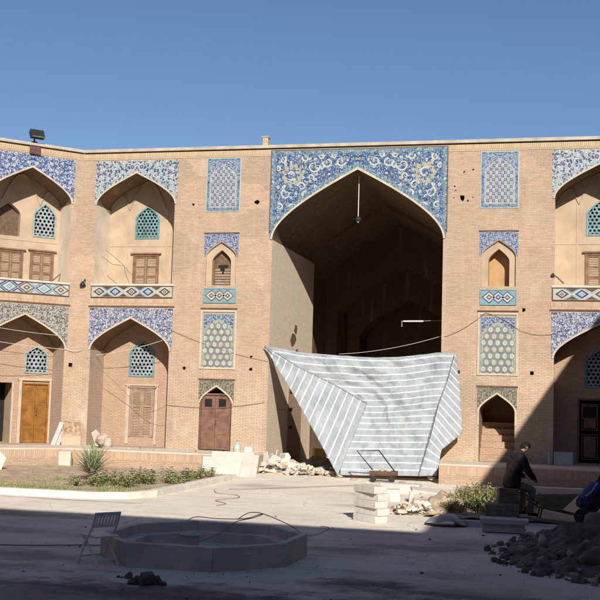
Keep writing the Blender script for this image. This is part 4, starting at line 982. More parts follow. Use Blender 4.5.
def rock(mb, c, s, rnd, mi=0):
    b = bmesh.new(); big = s > .06; bmesh.ops.create_icosphere(b, subdivisions=2 if big else 1, radius=1); of = rnd.uniform(0, 50)
    q = Matrix.Rotation(rnd.uniform(0, 6), 4, 'Z') @ Matrix.Rotation(rnd.uniform(0, 6), 4, 'X')
    sc = (s*rnd.uniform(.6, 1.2), s*rnd.uniform(.6, 1.2), s*rnd.uniform(.4, .9)); V = []
    for v in b.verts:
        p = q @ (v.co*((1+.45*noise.fractal(v.co*1.3+Vector((of, of, 0)), 1., 2., 3))*rnd.uniform(.94, 1.05) if big else rnd.uniform(.72, 1.15))); V.append(Vector((c[0]+p.x*sc[0], c[1]+p.y*sc[1], c[2]+p.z*sc[2])))
    F = [[v.index for v in f.verts] for f in b.faces]; b.free(); mb.faces_shared(V, F, mi)
def shard(mb, c, s, rnd, mi=0):
    n = rnd.choice((4, 5, 5, 6)); M_ = Matrix.Translation(c) @ Matrix.Rotation(rnd.uniform(0, 6.28), 4, 'Z') @ Matrix.Rotation(rnd.gauss(0, .6), 4, 'X'); t = s*rnd.uniform(.12, .35)
    P = [(s*rnd.uniform(.6, 1.3)*math.cos(q*6.283/n), s*rnd.uniform(.5, 1.)*math.sin(q*6.283/n)) for q in range(n)]
    V = [M_ @ Vector((x, y, z)) for z in (-t, t) for x, y in P]; mb.faces_shared(V, [tuple(range(n))[::-1], tuple(range(n, 2*n))]+[(q, (q+1) % n, n+(q+1) % n, n+q) for q in range(n)], mi)
def scatter(name, mats, n, fx, label, cat, seed, smin, smax, piece=None):
    rnd = random.Random(seed); mb = MB()
    for i in range(n):
        c = fx(rnd); s = smin+(smax-smin)*rnd.random()**2.5; (piece or rock)(mb, (c[0], c[1], c[2]+s*.3), s, rnd, rnd.randrange(len(mats)))
    return tag(mb.build(name, mats), label, cat, kind='stuff')
def fr1(r): 
    t = r.random()**.8; return (-2.9+2.9*t, -.7+r.gauss(0, .45), .02+.5*(1-t)*r.random())
scatter('stone_rubble', [M['marble'], M['dirt_pale'], M['block'], M['cream']], 300, fr1, 'pale stone rubble under the broken slabs in the great arch', 'rubble', 3, .02, .17, shard)
heap('rubble_base', -2.25, -.1, 1.35, 1.2, .34, M['dirt_pale'], seed=8); tag(bpy.data.objects['rubble_base'], 'bank of pale crumbled mortar at the left jamb of the great arch', 'rubble', kind='stuff')
# neat slabs leaning on the walkway
for i, (x, y, w, h, t, col, lab) in enumerate(((-3.75, -2.82, 1.50, .62, .05, 'marble', 'widest white slab, foremost of those leaning on the walkway'), (-3.55, -2.62, 1.45, .80, .05, 'marble', 'white slab standing behind the widest one against the walkway'), (-2.93, -2.98, .42, .64, .04, 'marble', 'narrow white slab at the right end of the leaning row'), (-2.72, -2.9, .30, .74, .04, 'marble', 'slim upright white slab leaning beside the walkway corner'))):
    s = slab('marble_piece', lab, 'marble piece', (x, y, h/2*.95), (w, h, t), (R(-14), 0, R(3 if i < 2 else -12)), M[col], 'slabs leaning on the walkway', 40+i, broken=False)
jg = thing('water_jug', 'white plastic jug on the walkway beside the brown door', 'jug', (-3.72, -1.5, PL))
mb = MB(); mb.tube([(0, 0, 0), (0, 0, .03), (0, 0, .26), (0, 0, .34), (0, 0, .36), (0, 0, .42)], [.12, .14, .14, .08, .05, .05], 12); mb.build('body', M['white_tile'], jg, smooth=True)
mb = MB(); mb.tube([(.05, 0, .38), (.15, 0, .36), (.17, 0, .26), (.14, 0, .18)], .015, 6); mb.build('handle', M['white_tile'], jg); mb = MB(); mb.tube([(0, 0, .421), (0, 0, .46)], .045, 8); mb.build('cap', M['cable'], jg)
mb = MB(); mb.box((0, 0, .13), (.34, .28, .26)); o = mb.build('plaster_bag', M['marble'], bevel=.07); o.location = (-3.38, -1.35, PL); o.rotation_euler = (0, .1, .3); tag(o, 'white lumpy sack behind the jug on the walkway edge', 'sack')
mb = MB(); mb.tube([(-.15, 0, .02), (-.05, .02, .05), (.12, 0, .03)], [.02, .05, .02], 7); o = mb.build('rag', M['black_metal']); o.location = (-4.05, -1.9, PL); tag(o, 'crumpled dark rag on the walkway before the brown door', 'rag')
# things on the left walkway
mb = MB(); mb.prism(ID, [(-.36, 0), (.36, 0), (.36, .88), (-.34, .9)], -.02, .02, 0, back=True); o = mb.build('board', None or plain('stained_plaster_board', (.58, .42, .28), .9, .1, 2.)); o.location = cl(-.14, PL, -.36); o.rotation_euler = (R(-10), 0, R(38))
def stained():
    t = NT('stained_board', .9, .1); n = t.noise(t.obj(), 7., 6, .7); z = t.n('SeparateXYZ', {0: t.obj()}).outputs[2]
    f = t.math('MULTIPLY', t.ramp(n, [(.42, 0.), (.58, 1.)]), t.ramp(z, [(.25, 0.), (.5, 1.)])); t.link(t.mix(f, (.50, .38, .27), (.27, .15, .09)), 'Base Color'); return t.m
o.data.materials[0] = stained(); tag(o, 'rust stained cream board leaning on the corner pier', 'board')
for i, (u, rz, lab) in enumerate(((-.80, 30, 'narrow grey plank leaning beside the golden door, left of the pair'), (-.62, 34, 'narrow grey plank leaning against the stained board, right of the pair'))):
    mb = MB(); mb.box((0, 0, .44), (.16, .04, .90)); o = mb.build('plank', M['marble_grey']); o.location = cl(u, PL, -.26+.02*i); o.rotation_euler = (R(-8), R(20), R(rz)); tag(o, lab, 'plank')
st = thing('stone_fragment', 'carved white stone lump leaning in the left alcove corner', 'stone', (-9.25, -.35, PL))
mb = MB(); r_ = random.Random(4); rock(mb, (0, 0, .26), .34, r_); mb.build('body', M['coping'], st, smooth=False)
for (x, y, s, lab) in ((-9.5, -.25, .34, 'flat white slab piece tilted against the left alcove jamb'),):
    slab('marble_piece', lab, 'marble piece', (x, y, PL+.30), (.30, .62, .06), (R(-10), R(-24), R(20)), M['coping'], None, 90)
mb = MB(); mb.tube([(0, 0, .0), (0, 0, .1), (.0, .0, .34)], [.16, .17, .12], 12); o = mb.build('bucket', M['coping'], smooth=True); o.location = (-8.95, -.5, PL); tag(o, 'small grey bucket beside the white stone lump', 'bucket')
mb = MB(); r_ = random.Random(9)
for i in range(5): rock(mb, (i*.09-.2, r_.uniform(-.05, .05), .02), .06, r_)
o = mb.build('rag', M['black_metal']); o.location = (-9.0, -1.3, PL); tag(o, 'dark crumpled cloth lying on the walkway before the white stones', 'rag')
mb = MB(); mb.box((0, 0, .26), (.42, .34, .52)); o = mb.build('masonry_block', M['cream'], bevel=.02); o.location = (-9.42, -3.0, .06); o.rotation_euler = (0, 0, R(15)); tag(o, 'pale masonry step block against the left walkway corner', 'block')
slab('marble_piece', 'tilted white slab at the left edge of the flower bed', 'marble piece', (-10.35, -6.2, .35), (.7, .75, .06), (R(-20), R(10), R(30)), M['marble'], None, 91)
slab('marble_piece', 'grey slab leaning on the shaded wall by the right doorway', 'marble piece', (7.25, -.25, PL+.22), (.62, .44, .05), (R(-12), 0, 0), M['marble_grey'], None, 92, broken=False)
slab('marble_piece', 'small upright grey slab beside the wider one on the right walkway', 'marble piece', (6.82, -.35, PL+.22), (.16, .46, .04), (R(-8), R(10), R(50)), M['marble_grey'], None, 93, broken=False)
# stacked cement blocks
for i in range(5):
    mb = MB(); mb.box((0, 0, .077), (.78, .34, .152)); o = mb.build('cement_block', M['block'], bevel=.008)
    o.location = (3.23+(-.02, .02, -.01, .015, -.03)[i], -14.35+(0, .01, -.02, .02, 0)[i], .156*i); o.rotation_euler = (0, 0, R((-42, -40, -43, -39, -45)[i]))
    tag(o, ('cement block at the bottom of the sunlit stack', 'second cement block from the ground in the stack', 'middle cement block of the five in the stack', 'fourth cement block up, just under the topmost', 'topmost cement block of the sunlit stack')[i], 'block', 'cement blocks in a stack')
def fr2(r): a = r.gauss(0, .32); return (3.95+a, -11.7+r.gauss(0, .6), .26*max(0, 1-(a/.6)**2)*r.random())
scatter('brick_rubble', [M['block'], M['dirt_pale'], M['cream'], M['soldier']], 300, fr2, 'heap of broken brick between the block stack and the right bed', 'rubble', 5, .02, .15, shard)
mb = MB(); mb.box((0, 0, .14), (1.15, .45, .28)); o = mb.build('masonry_block', M['marble'], bevel=.015); o.location = (2.75, -6.6, 0); o.rotation_euler = (0, 0, R(-4)); tag(o, 'long white masonry block behind the brick rubble', 'block')
mb = MB(); mb.box((0, 0, .16), (.42, .4, .32)); o = mb.build('masonry_block', M['block'], bevel=.015); o.location = (2.9, -9.3, 0); o.rotation_euler = (0, 0, R(12)); tag(o, 'squat grey masonry block between the cart and the rubble', 'block')
slab('marble_piece', 'thin white slab standing upright in the brick rubble', 'marble piece', (3.72, -11.6, .22), (.10, .5, .04), (R(-5), R(4), R(20)), M['marble'], None, 95, broken=False)
slab('marble_piece', 'flat white slab lying on the brick rubble', 'marble piece', (3.75, -9.0, .30), (.8, .4, .05), (R(-80), R(6), R(20)), M['marble'], None, 96)
slab('marble_piece', 'small broken white slab before the cart', 'marble piece', (2.2, -5.2, .08), (.6, .4, .05), (R(-78), R(6), R(50)), M['marble'], None, 97)
# hand cart in front of the tarp
hc = thing('hand_cart', 'rusty hand cart with a bent pipe frame in front of the tarpaulin', 'cart', (1.35, -2.7, 0))
mb = MB(); mb.tube([(-.05, .1, .30), (-.62, -.05, .98), (.10, -.05, 1.02), (.62, .1, .34)], .022, 7); mb.tube([(-.05, .1, .30), (.62, .1, .34)], .022, 7); mb.build('frame', M['black_metal'], hc)
mb = MB(); mb.box((.25, .1, .24), (.85, .5, .05)); mb.box((.25, -.16, .31), (.85, .03, .12)); mb.box((.25, .36, .31), (.85, .03, .12)); mb.build('tray', M['rust'], hc)
for sx in (-.05, .55):
    mb = MB(); mb.tube([(sx, -.20, .11), (sx, -.16, .11)], .105, 14); mb.build('wheel', M['black_metal'], hc)
mb = MB(); mb.box((0, 0, .06), (.22, .18, .12)); o = mb.build('paint_tin', M['white_tile'], bevel=.01); o.location = (1.35, -2.72, .27); tag(o, 'small pale tin on the tray of the hand cart', 'tin')
mb = MB(); rock(mb, (0, 0, .06), .14, random.Random(2)); rock(mb, (.18, .05, .05), .11, random.Random(6)); o = mb.build('cement_bag', M['dirt_pale']); o.location = (1.55, -2.6, .27); tag(o, 'crumpled brown bag on the hand cart', 'bag')
# behind the flap
mb = MB(); mb.box((0, 0, .21), (.45, .4, .42)); mb.box((0, 0, .425), (.47, .42, .02)); o = mb.build('carton', plain('yellow_carton', (.55, .36, .12), .8, .15)); o.location = (-1.62, 2.2, .35); o.rotation_euler = (0, 0, .4); tag(o, 'yellow carton on the rubble behind the tarpaulin flap', 'carton')
heap('earth_heap', -1.3, 2.0, 1.6, 1.2, .42, M['dirt'], seed=12); tag(bpy.data.objects['earth_heap'], 'dark earth heap behind the tarpaulin inside the great arch', 'earth', kind='stuff')

scatter('stone_chips', [M['block'], M['wood_grey'], M['soil']], 60, lambda r: (r.uniform(-9.5, -4.2), r.uniform(-2.0, -.3), PL), 'small stone chips scattered on the left walkway', 'rubble', 36, .01, .045)
for i, (x, y, rz, lab) in enumerate(((.62, -2.6, 20, 'brick lying flat left of the hand cart wheels'), (1.15, -3.4, -35, 'loose brick on the paving in front of the hand cart'), (2.25, -2.9, 60, 'brick tipped against the tarpaulin right of the hand cart'), (2.7, -4.3, 10, 'lone brick between the hand cart and the long white block'))):
    mb = MB(); mb.box((0, 0, .04), (.22, .11, .08)); o = mb.build('brick', M['block'] if i % 2 else M['brick_pave'], bevel=.005); o.location = (x, y, .0); o.rotation_euler = (0, 0, R(rz)); tag(o, lab, 'brick')
# ------------------------------------------------------------------ pool basin
PO = [(.05, -21.5), (.85, -22.42), (2.25, -22.42), (3.12, -21.42), (3.15, -20.1), (2.3, -19.12), (.85, -19.05), (.02, -20.0)]
pc = Vector((1.6, -20.75))
P = thing('pool_basin', 'low octagonal grey cement pool with an empty floor in the shade', 'pool', (pc.x, pc.y, 0))
def inset(p, k): q = Vector(p)-pc; return q*(1-k/q.length)
for i in range(8):
    a, b = PO[i], PO[(i+1) % 8]; q = [inset(a, 0), inset(b, 0), inset(b, .13), inset(a, .13)]; q2 = [inset(a, .13), inset(b, .13), inset(b, .40), inset(a, .40)]
    e = (Vector(b)-Vector(a)).normalized()*.004; q[0] = q[0]+e; q[3] = q[3]+e
    h = .36 + (.0, .004, -.004, .006, .0, -.006, .003, 0)[i]
    mb = MB(); V = [(v.x, v.y, z) for z in (0, h) for v in q]
    mb.faces_shared(V, [(0, 1, 5, 4), (1, 2, 6, 5), (2, 3, 7, 6), (3, 0, 4, 7), (4, 5, 6, 7)], 0); mb.build('rim', M['concrete'], P, bevel=.008)
    mb = MB(); V = [(v.x, v.y, z) for z in (0, .20) for v in q2]; mb.faces_shared(V, [(2, 3, 7, 6), (4, 5, 6, 7)], 0); mb.build('ledge', M['concrete'], P)
mb = MB(); mb.face([(*inset(p, .39), .035) for p in PO]); mb.build('floor', M['concrete'], P)
mb = MB(); mb.tube([(-.35, .2, 0), (-.35, .2, .26), (-.35, .2, .30), (-.35, .2, .34)], [.15, .15, .19, .06], 12); mb.build('fountain_stub', M['concrete'], P, smooth=False)
pp = thing('stand_pipe', 'short white pipe with a tee top standing before the pool', 'pipe', (2.75, -22.25, 0))
mb = MB(); mb.tube([(0, 0, 0), (0, 0, .26)], .018, 8); mb.build('pipe', M['cable_white'], pp); mb = MB(); mb.tube([(-.07, 0, .26), (.05, .02, .285)], .022, 8); mb.build('tee', M['cable_white'], pp)
hp = [(-1.1, -18.9, .02), (-.5, -18.3, .02), (.3, -18.4, .2), (.75, -18.9, .40), (1.2, -18.95, .40), (1.7, -18.9, .42), (1.95, -18.9, .50), (2.05, -18.95, .52), (1.9, -19.1, .46), (1.65, -19.3, .40), (1.5, -19.6, .24), (1.2, -20.2, .10), (1.0, -20.7, .06)]
hp2 = [(1.6, -19.0, .41), (1.75, -18.8, .52), (2.0, -18.7, .50), (2.4, -18.4, .30), (2.6, -17.6, .02), (2.7, -16.2, .02), (2.45, -15.9, .02)]
def smooth_pts(p, n=4):
    p = [Vector(q) for q in p]; out = []
    for i in range(len(p)-1):
        a, b, c, d = p[max(i-1, 0)], p[i], p[i+1], p[min(i+2, len(p)-1)]
        for k in range(n):
            t = k/n; out.append(.5*((2*b) + (c-a)*t + (2*a-5*b+4*c-d)*t*t + (3*b-a-3*c+d)*t**3))
    return out+[p[-1]]
M['hose'] = plain('brown_hose', (.36, .28, .22), .6, .15)
cable(smooth_pts(hp), .008, M['hose'], 'brown hose looping over the far rim into the pool', 'hose')['category'] = 'hose'
cable(smooth_pts(hp2), .008, M['hose'], 'thin hose curling off the back of the pool onto the sunlit paving', 'hose')['category'] = 'hose'
cable(smooth_pts([(-2.2, -8.6, .02), (-1.8, -9.6, .02), (-1.2, -9.9, .02), (-.9, -10.6, .02), (-1.2, -11.6, .02), (-.7, -12.3, .02), (-.75, -12.9, .02)]), .010, M['hose'], 'brown cord curling over the sunlit paving by the bed', 'hose')['category'] = 'cord'
cable(smooth_pts([(-1.9, -8.2, .02), (-1.5, -8.0, .02), (-.3, -6.5, .02), (1.0, -4.8, .02), (1.6, -4.4, .02)]), .008, M['cable_dark'], 'thin dark wire crossing the sunlit paving towards the hand cart')
cable(smooth_pts([(-5., -21.6, .02), (-3., -21.3, .02), (-1.6, -21.2, .03), (-.6, -20.6, .02), (.0, -20.6, .03)]), .012, M['hose'], 'rusty pipe lying on the shaded ground behind the chair', 'pipe')['category'] = 'pipe'
tp = thing('water_tap', 'small grey tap pipe on the pale kerb of the left bed', 'tap', (-4.05, -12.55, .16))
mb = MB(); mb.tube([(0, 0, 0), (0, 0, .16), (.05, -.03, .19)], .014, 6); mb.build('pipe', M['cable'], tp); mb = MB(); mb.box((.0, 0, .20), (.08, .015, .015)); mb.build('handle', M['cable'], tp)

# ------------------------------------------------------------------ folding chair
ch = thing('folding_chair', 'grey slatted folding chair standing by the pool in the shade', 'chair', (.42, -22.36, 0), math.atan2(.58, -.82))   # +x = front
M['chair'] = plain('grey_plastic', (.84, .78, .72), .5, .12, 6., spec=.4)
W2 = .21
for sy in (-1, 1):
    mb = MB(); mb.tube([(.27, sy*W2, 0), (.10, sy*W2, .32), (-.10, sy*W2, .56), (-.20, sy*W2, .80)], [.018, .02, .02, .018], 8); mb.build('back_post', M['chair'], ch)
    mb = MB(); mb.tube([(-.26, sy*(W2-.03), 0), (-.02, sy*(W2-.03), .25), (.22, sy*(W2-.03), .43)], [.017, .019, .019], 8); mb.build('leg', M['chair'], ch)
mb = MB()
for x in [(.24-.055*i) for i in range(9)]: mb.box((x, 0, .445-.012*abs(x-.05)), (.045, .40, .018))
for sy in (-1, 1): mb.box((.02, sy*.19, .432), (.48, .03, .022))
mb.build('seat', M['chair'], ch, bevel=.005)
mb = MB()
for z in (.60, .78): mb.box((-.115-(z-.56)*.42, 0, z), (.022, .40, .055), ry=R(-22))
for i in range(7): mb.box((-.155, -.165+.055*i, .69), (.014, .03, .15), ry=R(-22))
mb.build('backrest', M['chair'], ch, bevel=.004)
for x, z in ((.20, .12), (-.18, .09)):
    mb = MB(); mb.tube([(x, -W2+.01, z), (x, W2-.01, z)], .014, 7); mb.build('stretcher', M['chair'], ch)

# ------------------------------------------------------------------ shaded right foreground
scatter('earth_clods', [M['dirt']], 12, lambda r: (1.15+r.random()*.35, -23.4+r.gauss(0, .05), 0), 'small dark clods left of the earth lump before the pool', 'earth', 31, .03, .07)
lump = MB(); r_ = random.Random(17); rock(lump, (1.74, -23.75, .06), .15, r_); rock(lump, (1.86, -23.7, .04), .11, r_); rock(lump, (1.60, -23.8, .03), .10, r_); rock(lump, (1.97, -23.75, .02), .07, r_); tag(lump.build('earth_lump', M['dirt']), 'dark pointed lump of earth on the paving before the pool', 'earth')
scatter('pebbles', [M['dirt'], M['block']], 140, lambda r: (r.uniform(-2, 7.5), r.uniform(-24.8, -13.5), 0), 'scattered pebbles on the shaded paving', 'pebbles', 33, .008, .035)
scatter('pebbles', [M['block'], M['dirt_pale'], M['soil']], 200, lambda r: (r.uniform(-2.7, 3.3), r.uniform(-13.5, -2.0), 0), 'scattered stone chips on the sunlit paving', 'pebbles', 34, .006, .022)
hd = thing('metal_sheet', 'bowed grey metal sheet lying at the edge of the right bed', 'sheet', (4.86, -14.35, 0))
V = []; F = []; n = 18
for i in range(n+1):
    for j in range(9):
        u, v = 2*i/n-1, j/8*2-1; ww = math.sqrt(max(0, 1-u*u*.96)); V.append((u*.46, v*.38*ww, .04+.20*max(0, 1-u*u)*(1-.55*v*v)+.02*math.sin(6*u)))
for i in range(n):
    for j in range(8): k = i*9+j; F.append((k, k+9, k+10, k+1))
mb = MB(); mb.faces_shared(V, F); o = mb.build('sheet', plain('dull_zinc', (.36, .36, .36), .5, .12, 3., metal=.3), hd, smooth=True); o.modifiers.new('t', 'SOLIDIFY').thickness = .01
mb = MB(); mb.tube([(-.44, -.03, .03), (-.25, -.28, .03), (0, -.36, .03), (.25, -.28, .03), (.44, -.03, .03)], .018, 6); mb.build('rim', M['black_metal'], hd)
for i, (x, y, z, sx, sy, sz, rz, mat, lab) in enumerate(((6.12, -15.1, .24, .98, .42, .10, 3, 'marble_grey', 'grey stone plank lying on top of the bench like block'), (6.1, -15.05, .10, .86, .34, .17, 4, 'marble_grey', 'thick grey stone block under the stone plank'), (5.45, -14.2, .06, .85, .22, .12, -6, 'marble_grey', 'long low grey stone behind the metal sheet'), (5.9, -13.3, .07, .8, .3, .14, 8, 'concrete', 'rough cement kerb piece at the edge of the shaded shrubs'))):
    mb = MB(); mb.box((0, 0, 0), (sx, sy, sz)); o = mb.build('stone_block', M[mat], bevel=.012); o.location = (x, y, z); o.rotation_euler = (0, 0, R(rz)); tag(o, lab, 'stone')
o = heap('earth_pile', 8.0, -17.9, 1.75, 2.9, .40, M['dirt'], seed=21, n=110, rough=.75, freq=2.0); tag(o, 'dark excavated earth pile in the right foreground', 'earth', kind='stuff')
scatter('earth_clods', [M['dirt'], M['dirt'], M['dirt'], M['soil'], M['wood_grey']], 1500, lambda r: (lambda a, q: (8.0+1.75*q*math.cos(a), -17.9+2.9*q*math.sin(a), .30*max(0, 1-q*q)))(r.uniform(0, 6.28), r.random()**.6*1.16), 'clods and stones strewn over the dark earth pile', 'earth', 35, .010, .11)
slab('paper_scrap', 'white scrap standing out on the dark earth pile', 'scrap', (6.95, -18.2, .28), (.14, .20, .02), (R(-40), R(20), R(20)), M['marble'], None, 98)
def sack(loc, s, rz, mat, label):
    mb = MB(); V = []; F = []; n, m = 14, 9
    for i in range(n):
        for j in range(m):
            a = 2*math.pi*i/n; b = math.pi*(j/(m-1)); q = math.sin(b)**.6
            p = Vector((math.cos(b)*s[0], math.cos(a)*q*s[1], (math.sin(a)*q*.9+.75)*s[2])); p *= 1+.16*noise.fractal(p*4+Vector(loc), 1., 2., 3); V.append(p)
    for i in range(n):
        for j in range(m-1): F.append((i*m+j, ((i+1) % n)*m+j, ((i+1) % n)*m+j+1, i*m+j+1))
    mb.faces_shared(V, F); o = mb.build('sack', mat, smooth=True); o.location = loc; o.rotation_euler = (0, 0, R(rz)); return tag(o, label, 'sack')
sack((8.05, -19.9, .05), (.5, .28, .24), 20, M['dirt'], 'full earth coloured sack slumped at the front of the earth pile')
sack((8.2, -16.4, .28), (.55, .30, .22), -15, M['dirt'], 'brown sack lying on top of the earth pile')
sack((8.55, -19.3, .20), (.34, .22, .16), 60, M['marble'], 'white sack at the right edge of the earth pile')
sack((7.98, -21.9, .0), (.12, .10, .20), 80, M['marble'], 'small white bundle at the right edge of the foreground')
# wheelbarrow
wbr = thing('wheelbarrow', 'dark wheelbarrow standing in the shade between the two workers', 'wheelbarrow', (7.1, -12.75, 0), R(-8))
mb = MB(); top = [(-.42, -.30, .60), (.50, -.30, .66), (.50, .30, .66), (-.42, .30, .60)]; bot = [(-.25, -.2, .34), (.18, -.18, .34), (.18, .18, .34), (-.25, .2, .34)]
for i in range(4): j = (i+1) % 4; mb.face([bot[i], bot[j], top[j], top[i]])
mb.face(bot); o = mb.build('tray', M['wood_grey'], wbr); o.modifiers.new('t', 'SOLIDIFY').thickness = .012
for sy in (-1, 1):
    mb = MB(); mb.tube([(-1.0, sy*.26, .62), (-.75, sy*.26, .62), (-.3, sy*.22, .36), (.62, sy*.05, .20)], .018, 7); mb.build('handle', M['rust'], wbr)
    mb = MB(); mb.tube([(-.3, sy*.22, .34), (-.38, sy*.24, .0)], .018, 7); mb.build('leg', M['rust'], wbr)
mb = MB(); mb.tube([(.62, -.05, .19), (.62, .05, .19)], .19, 18); mb.build('wheel', M['black_metal'], wbr)
mb = MB(); mb.tube([(0, 0, .10), (1.15, -.15, .03)], .04, 6); o = mb.build('pole', M['wood_grey']); o.location = (6.45, -13.4, .06); tag(o, 'weathered wooden pole lying in front of the wheelbarrow', 'pole')
mb = MB(); mb.box((0, 0, .18), (.75, .5, .36))
for q in range(3): mb.box((0, -.256, .07+.11*q), (.75, .012, .095))
o = mb.build('crate', M['wood_grey'], bevel=.008); o.location = (5.95, -12.95, .03); o.rotation_euler = (0, 0, R(6)); tag(o, 'dark wooden crate on the ground at the feet of the seated man', 'crate')
mb = MB(); mb.box((0, 0, .33), (.44, .52, .66)); o = mb.build('masonry_block', M['dirt'], bevel=.02); o.location = (6.05, -12.36, .06); o.rotation_euler = (0, 0, R(8)); tag(o, 'dark rough pier of earth and cement that the man in the black jacket sits on', 'block')

# ------------------------------------------------------------------ people
def skin(name, J, E, mat, parent, sub=2):
    keys = list(J); me = bpy.data.meshes.new(name); me.from_pydata([J[k][0] for k in keys], [(keys.index(a), keys.index(b)) for a, b in E], [])
    o = bpy.data.objects.new(name, me); COL.objects.link(o)
    md = o.modifiers.new('s', 'SKIN'); md.use_smooth_shade = True; md.branch_smoothing = .6
    for i, k in enumerate(keys):
        r = J[k][1]; me.skin_vertices[0].data[i].radius = r if isinstance(r, tuple) else (r, r)
    me.skin_vertices[0].data[0].use_root = True
    if sub: ss = o.modifiers.new('u', 'SUBSURF'); ss.levels = sub; ss.render_levels = sub
    return bake(o, name, mat, parent)
def bake(o, name, mat, parent):
    dg = bpy.context.evaluated_depsgraph_get(); nm = bpy.data.meshes.new_from_object(o.evaluated_get(dg)); bpy.data.objects.remove(o)
    nm.name = name; nm.materials.clear(); nm.materials.append(mat)
    for p in nm.polygons: p.use_smooth = True
    n = bpy.data.objects.new(name, nm); link(n, parent); return n
def flesh(name, groups, mat, parent, vox=.016, it=5, fold=0., seed=0):
    """one continuous body surface: rounded hulls fused by a voxel remesh"""
    V = []; F = []
    for g in groups:
        b = bmesh.new()
        for p, r in g: bmesh.ops.create_icosphere(b, subdivisions=2, radius=r, matrix=Matrix.Translation(p))
        res = bmesh.ops.convex_hull(b, input=b.verts, use_existing_faces=False)
        keep = set(f for f in res['geom'] if isinstance(f, bmesh.types.BMFace)); k = len(V); idx = {}
        for f in keep:
            for v in f.verts:
                if v not in idx: idx[v] = k+len(idx); V.append(v.co.copy())
            F.append([idx[v] for v in f.verts])
        b.free()
    me = bpy.data.meshes.new(name); me.from_pydata(V, [], F); o = bpy.data.objects.new(name, me); COL.objects.link(o)
    rm = o.modifiers.new('r', 'REMESH'); rm.mode = 'VOXEL'; rm.voxel_size = vox; rm.use_smooth_shade = True
    sm = o.modifiers.new('s', 'SMOOTH'); sm.factor = .5; sm.iterations = it
    n = bake(o, name, mat, parent)
    if fold:
        for v in n.data.vertices:
            q = v.co; v.co = q + v.normal*fold*noise.fractal(Vector((q.x*7, q.y*7, q.z*11+seed)), 1., 2., 3)
    return n
M['skin'] = plain('skin', (.42, .24, .155), .6, .1, 6.); M['hair'] = plain('black_hair', (.012, .010, .009), .85, .3, 30.); M['jacket'] = plain('black_jacket', (.020, .019, .019), .75, .3, 5.); M['trouser'] = plain('grey_trousers', (.20, .185, .175), .85, .15, 5.)
M['blue'] = plain('blue_shirt', (.03, .055, .20), .75, .2, 5.); M['navy'] = plain('dark_trousers', (.025, .025, .03), .85, .2, 5.); M['shoe'] = plain('dark_shoe', (.02, .017, .015), .5, .1)
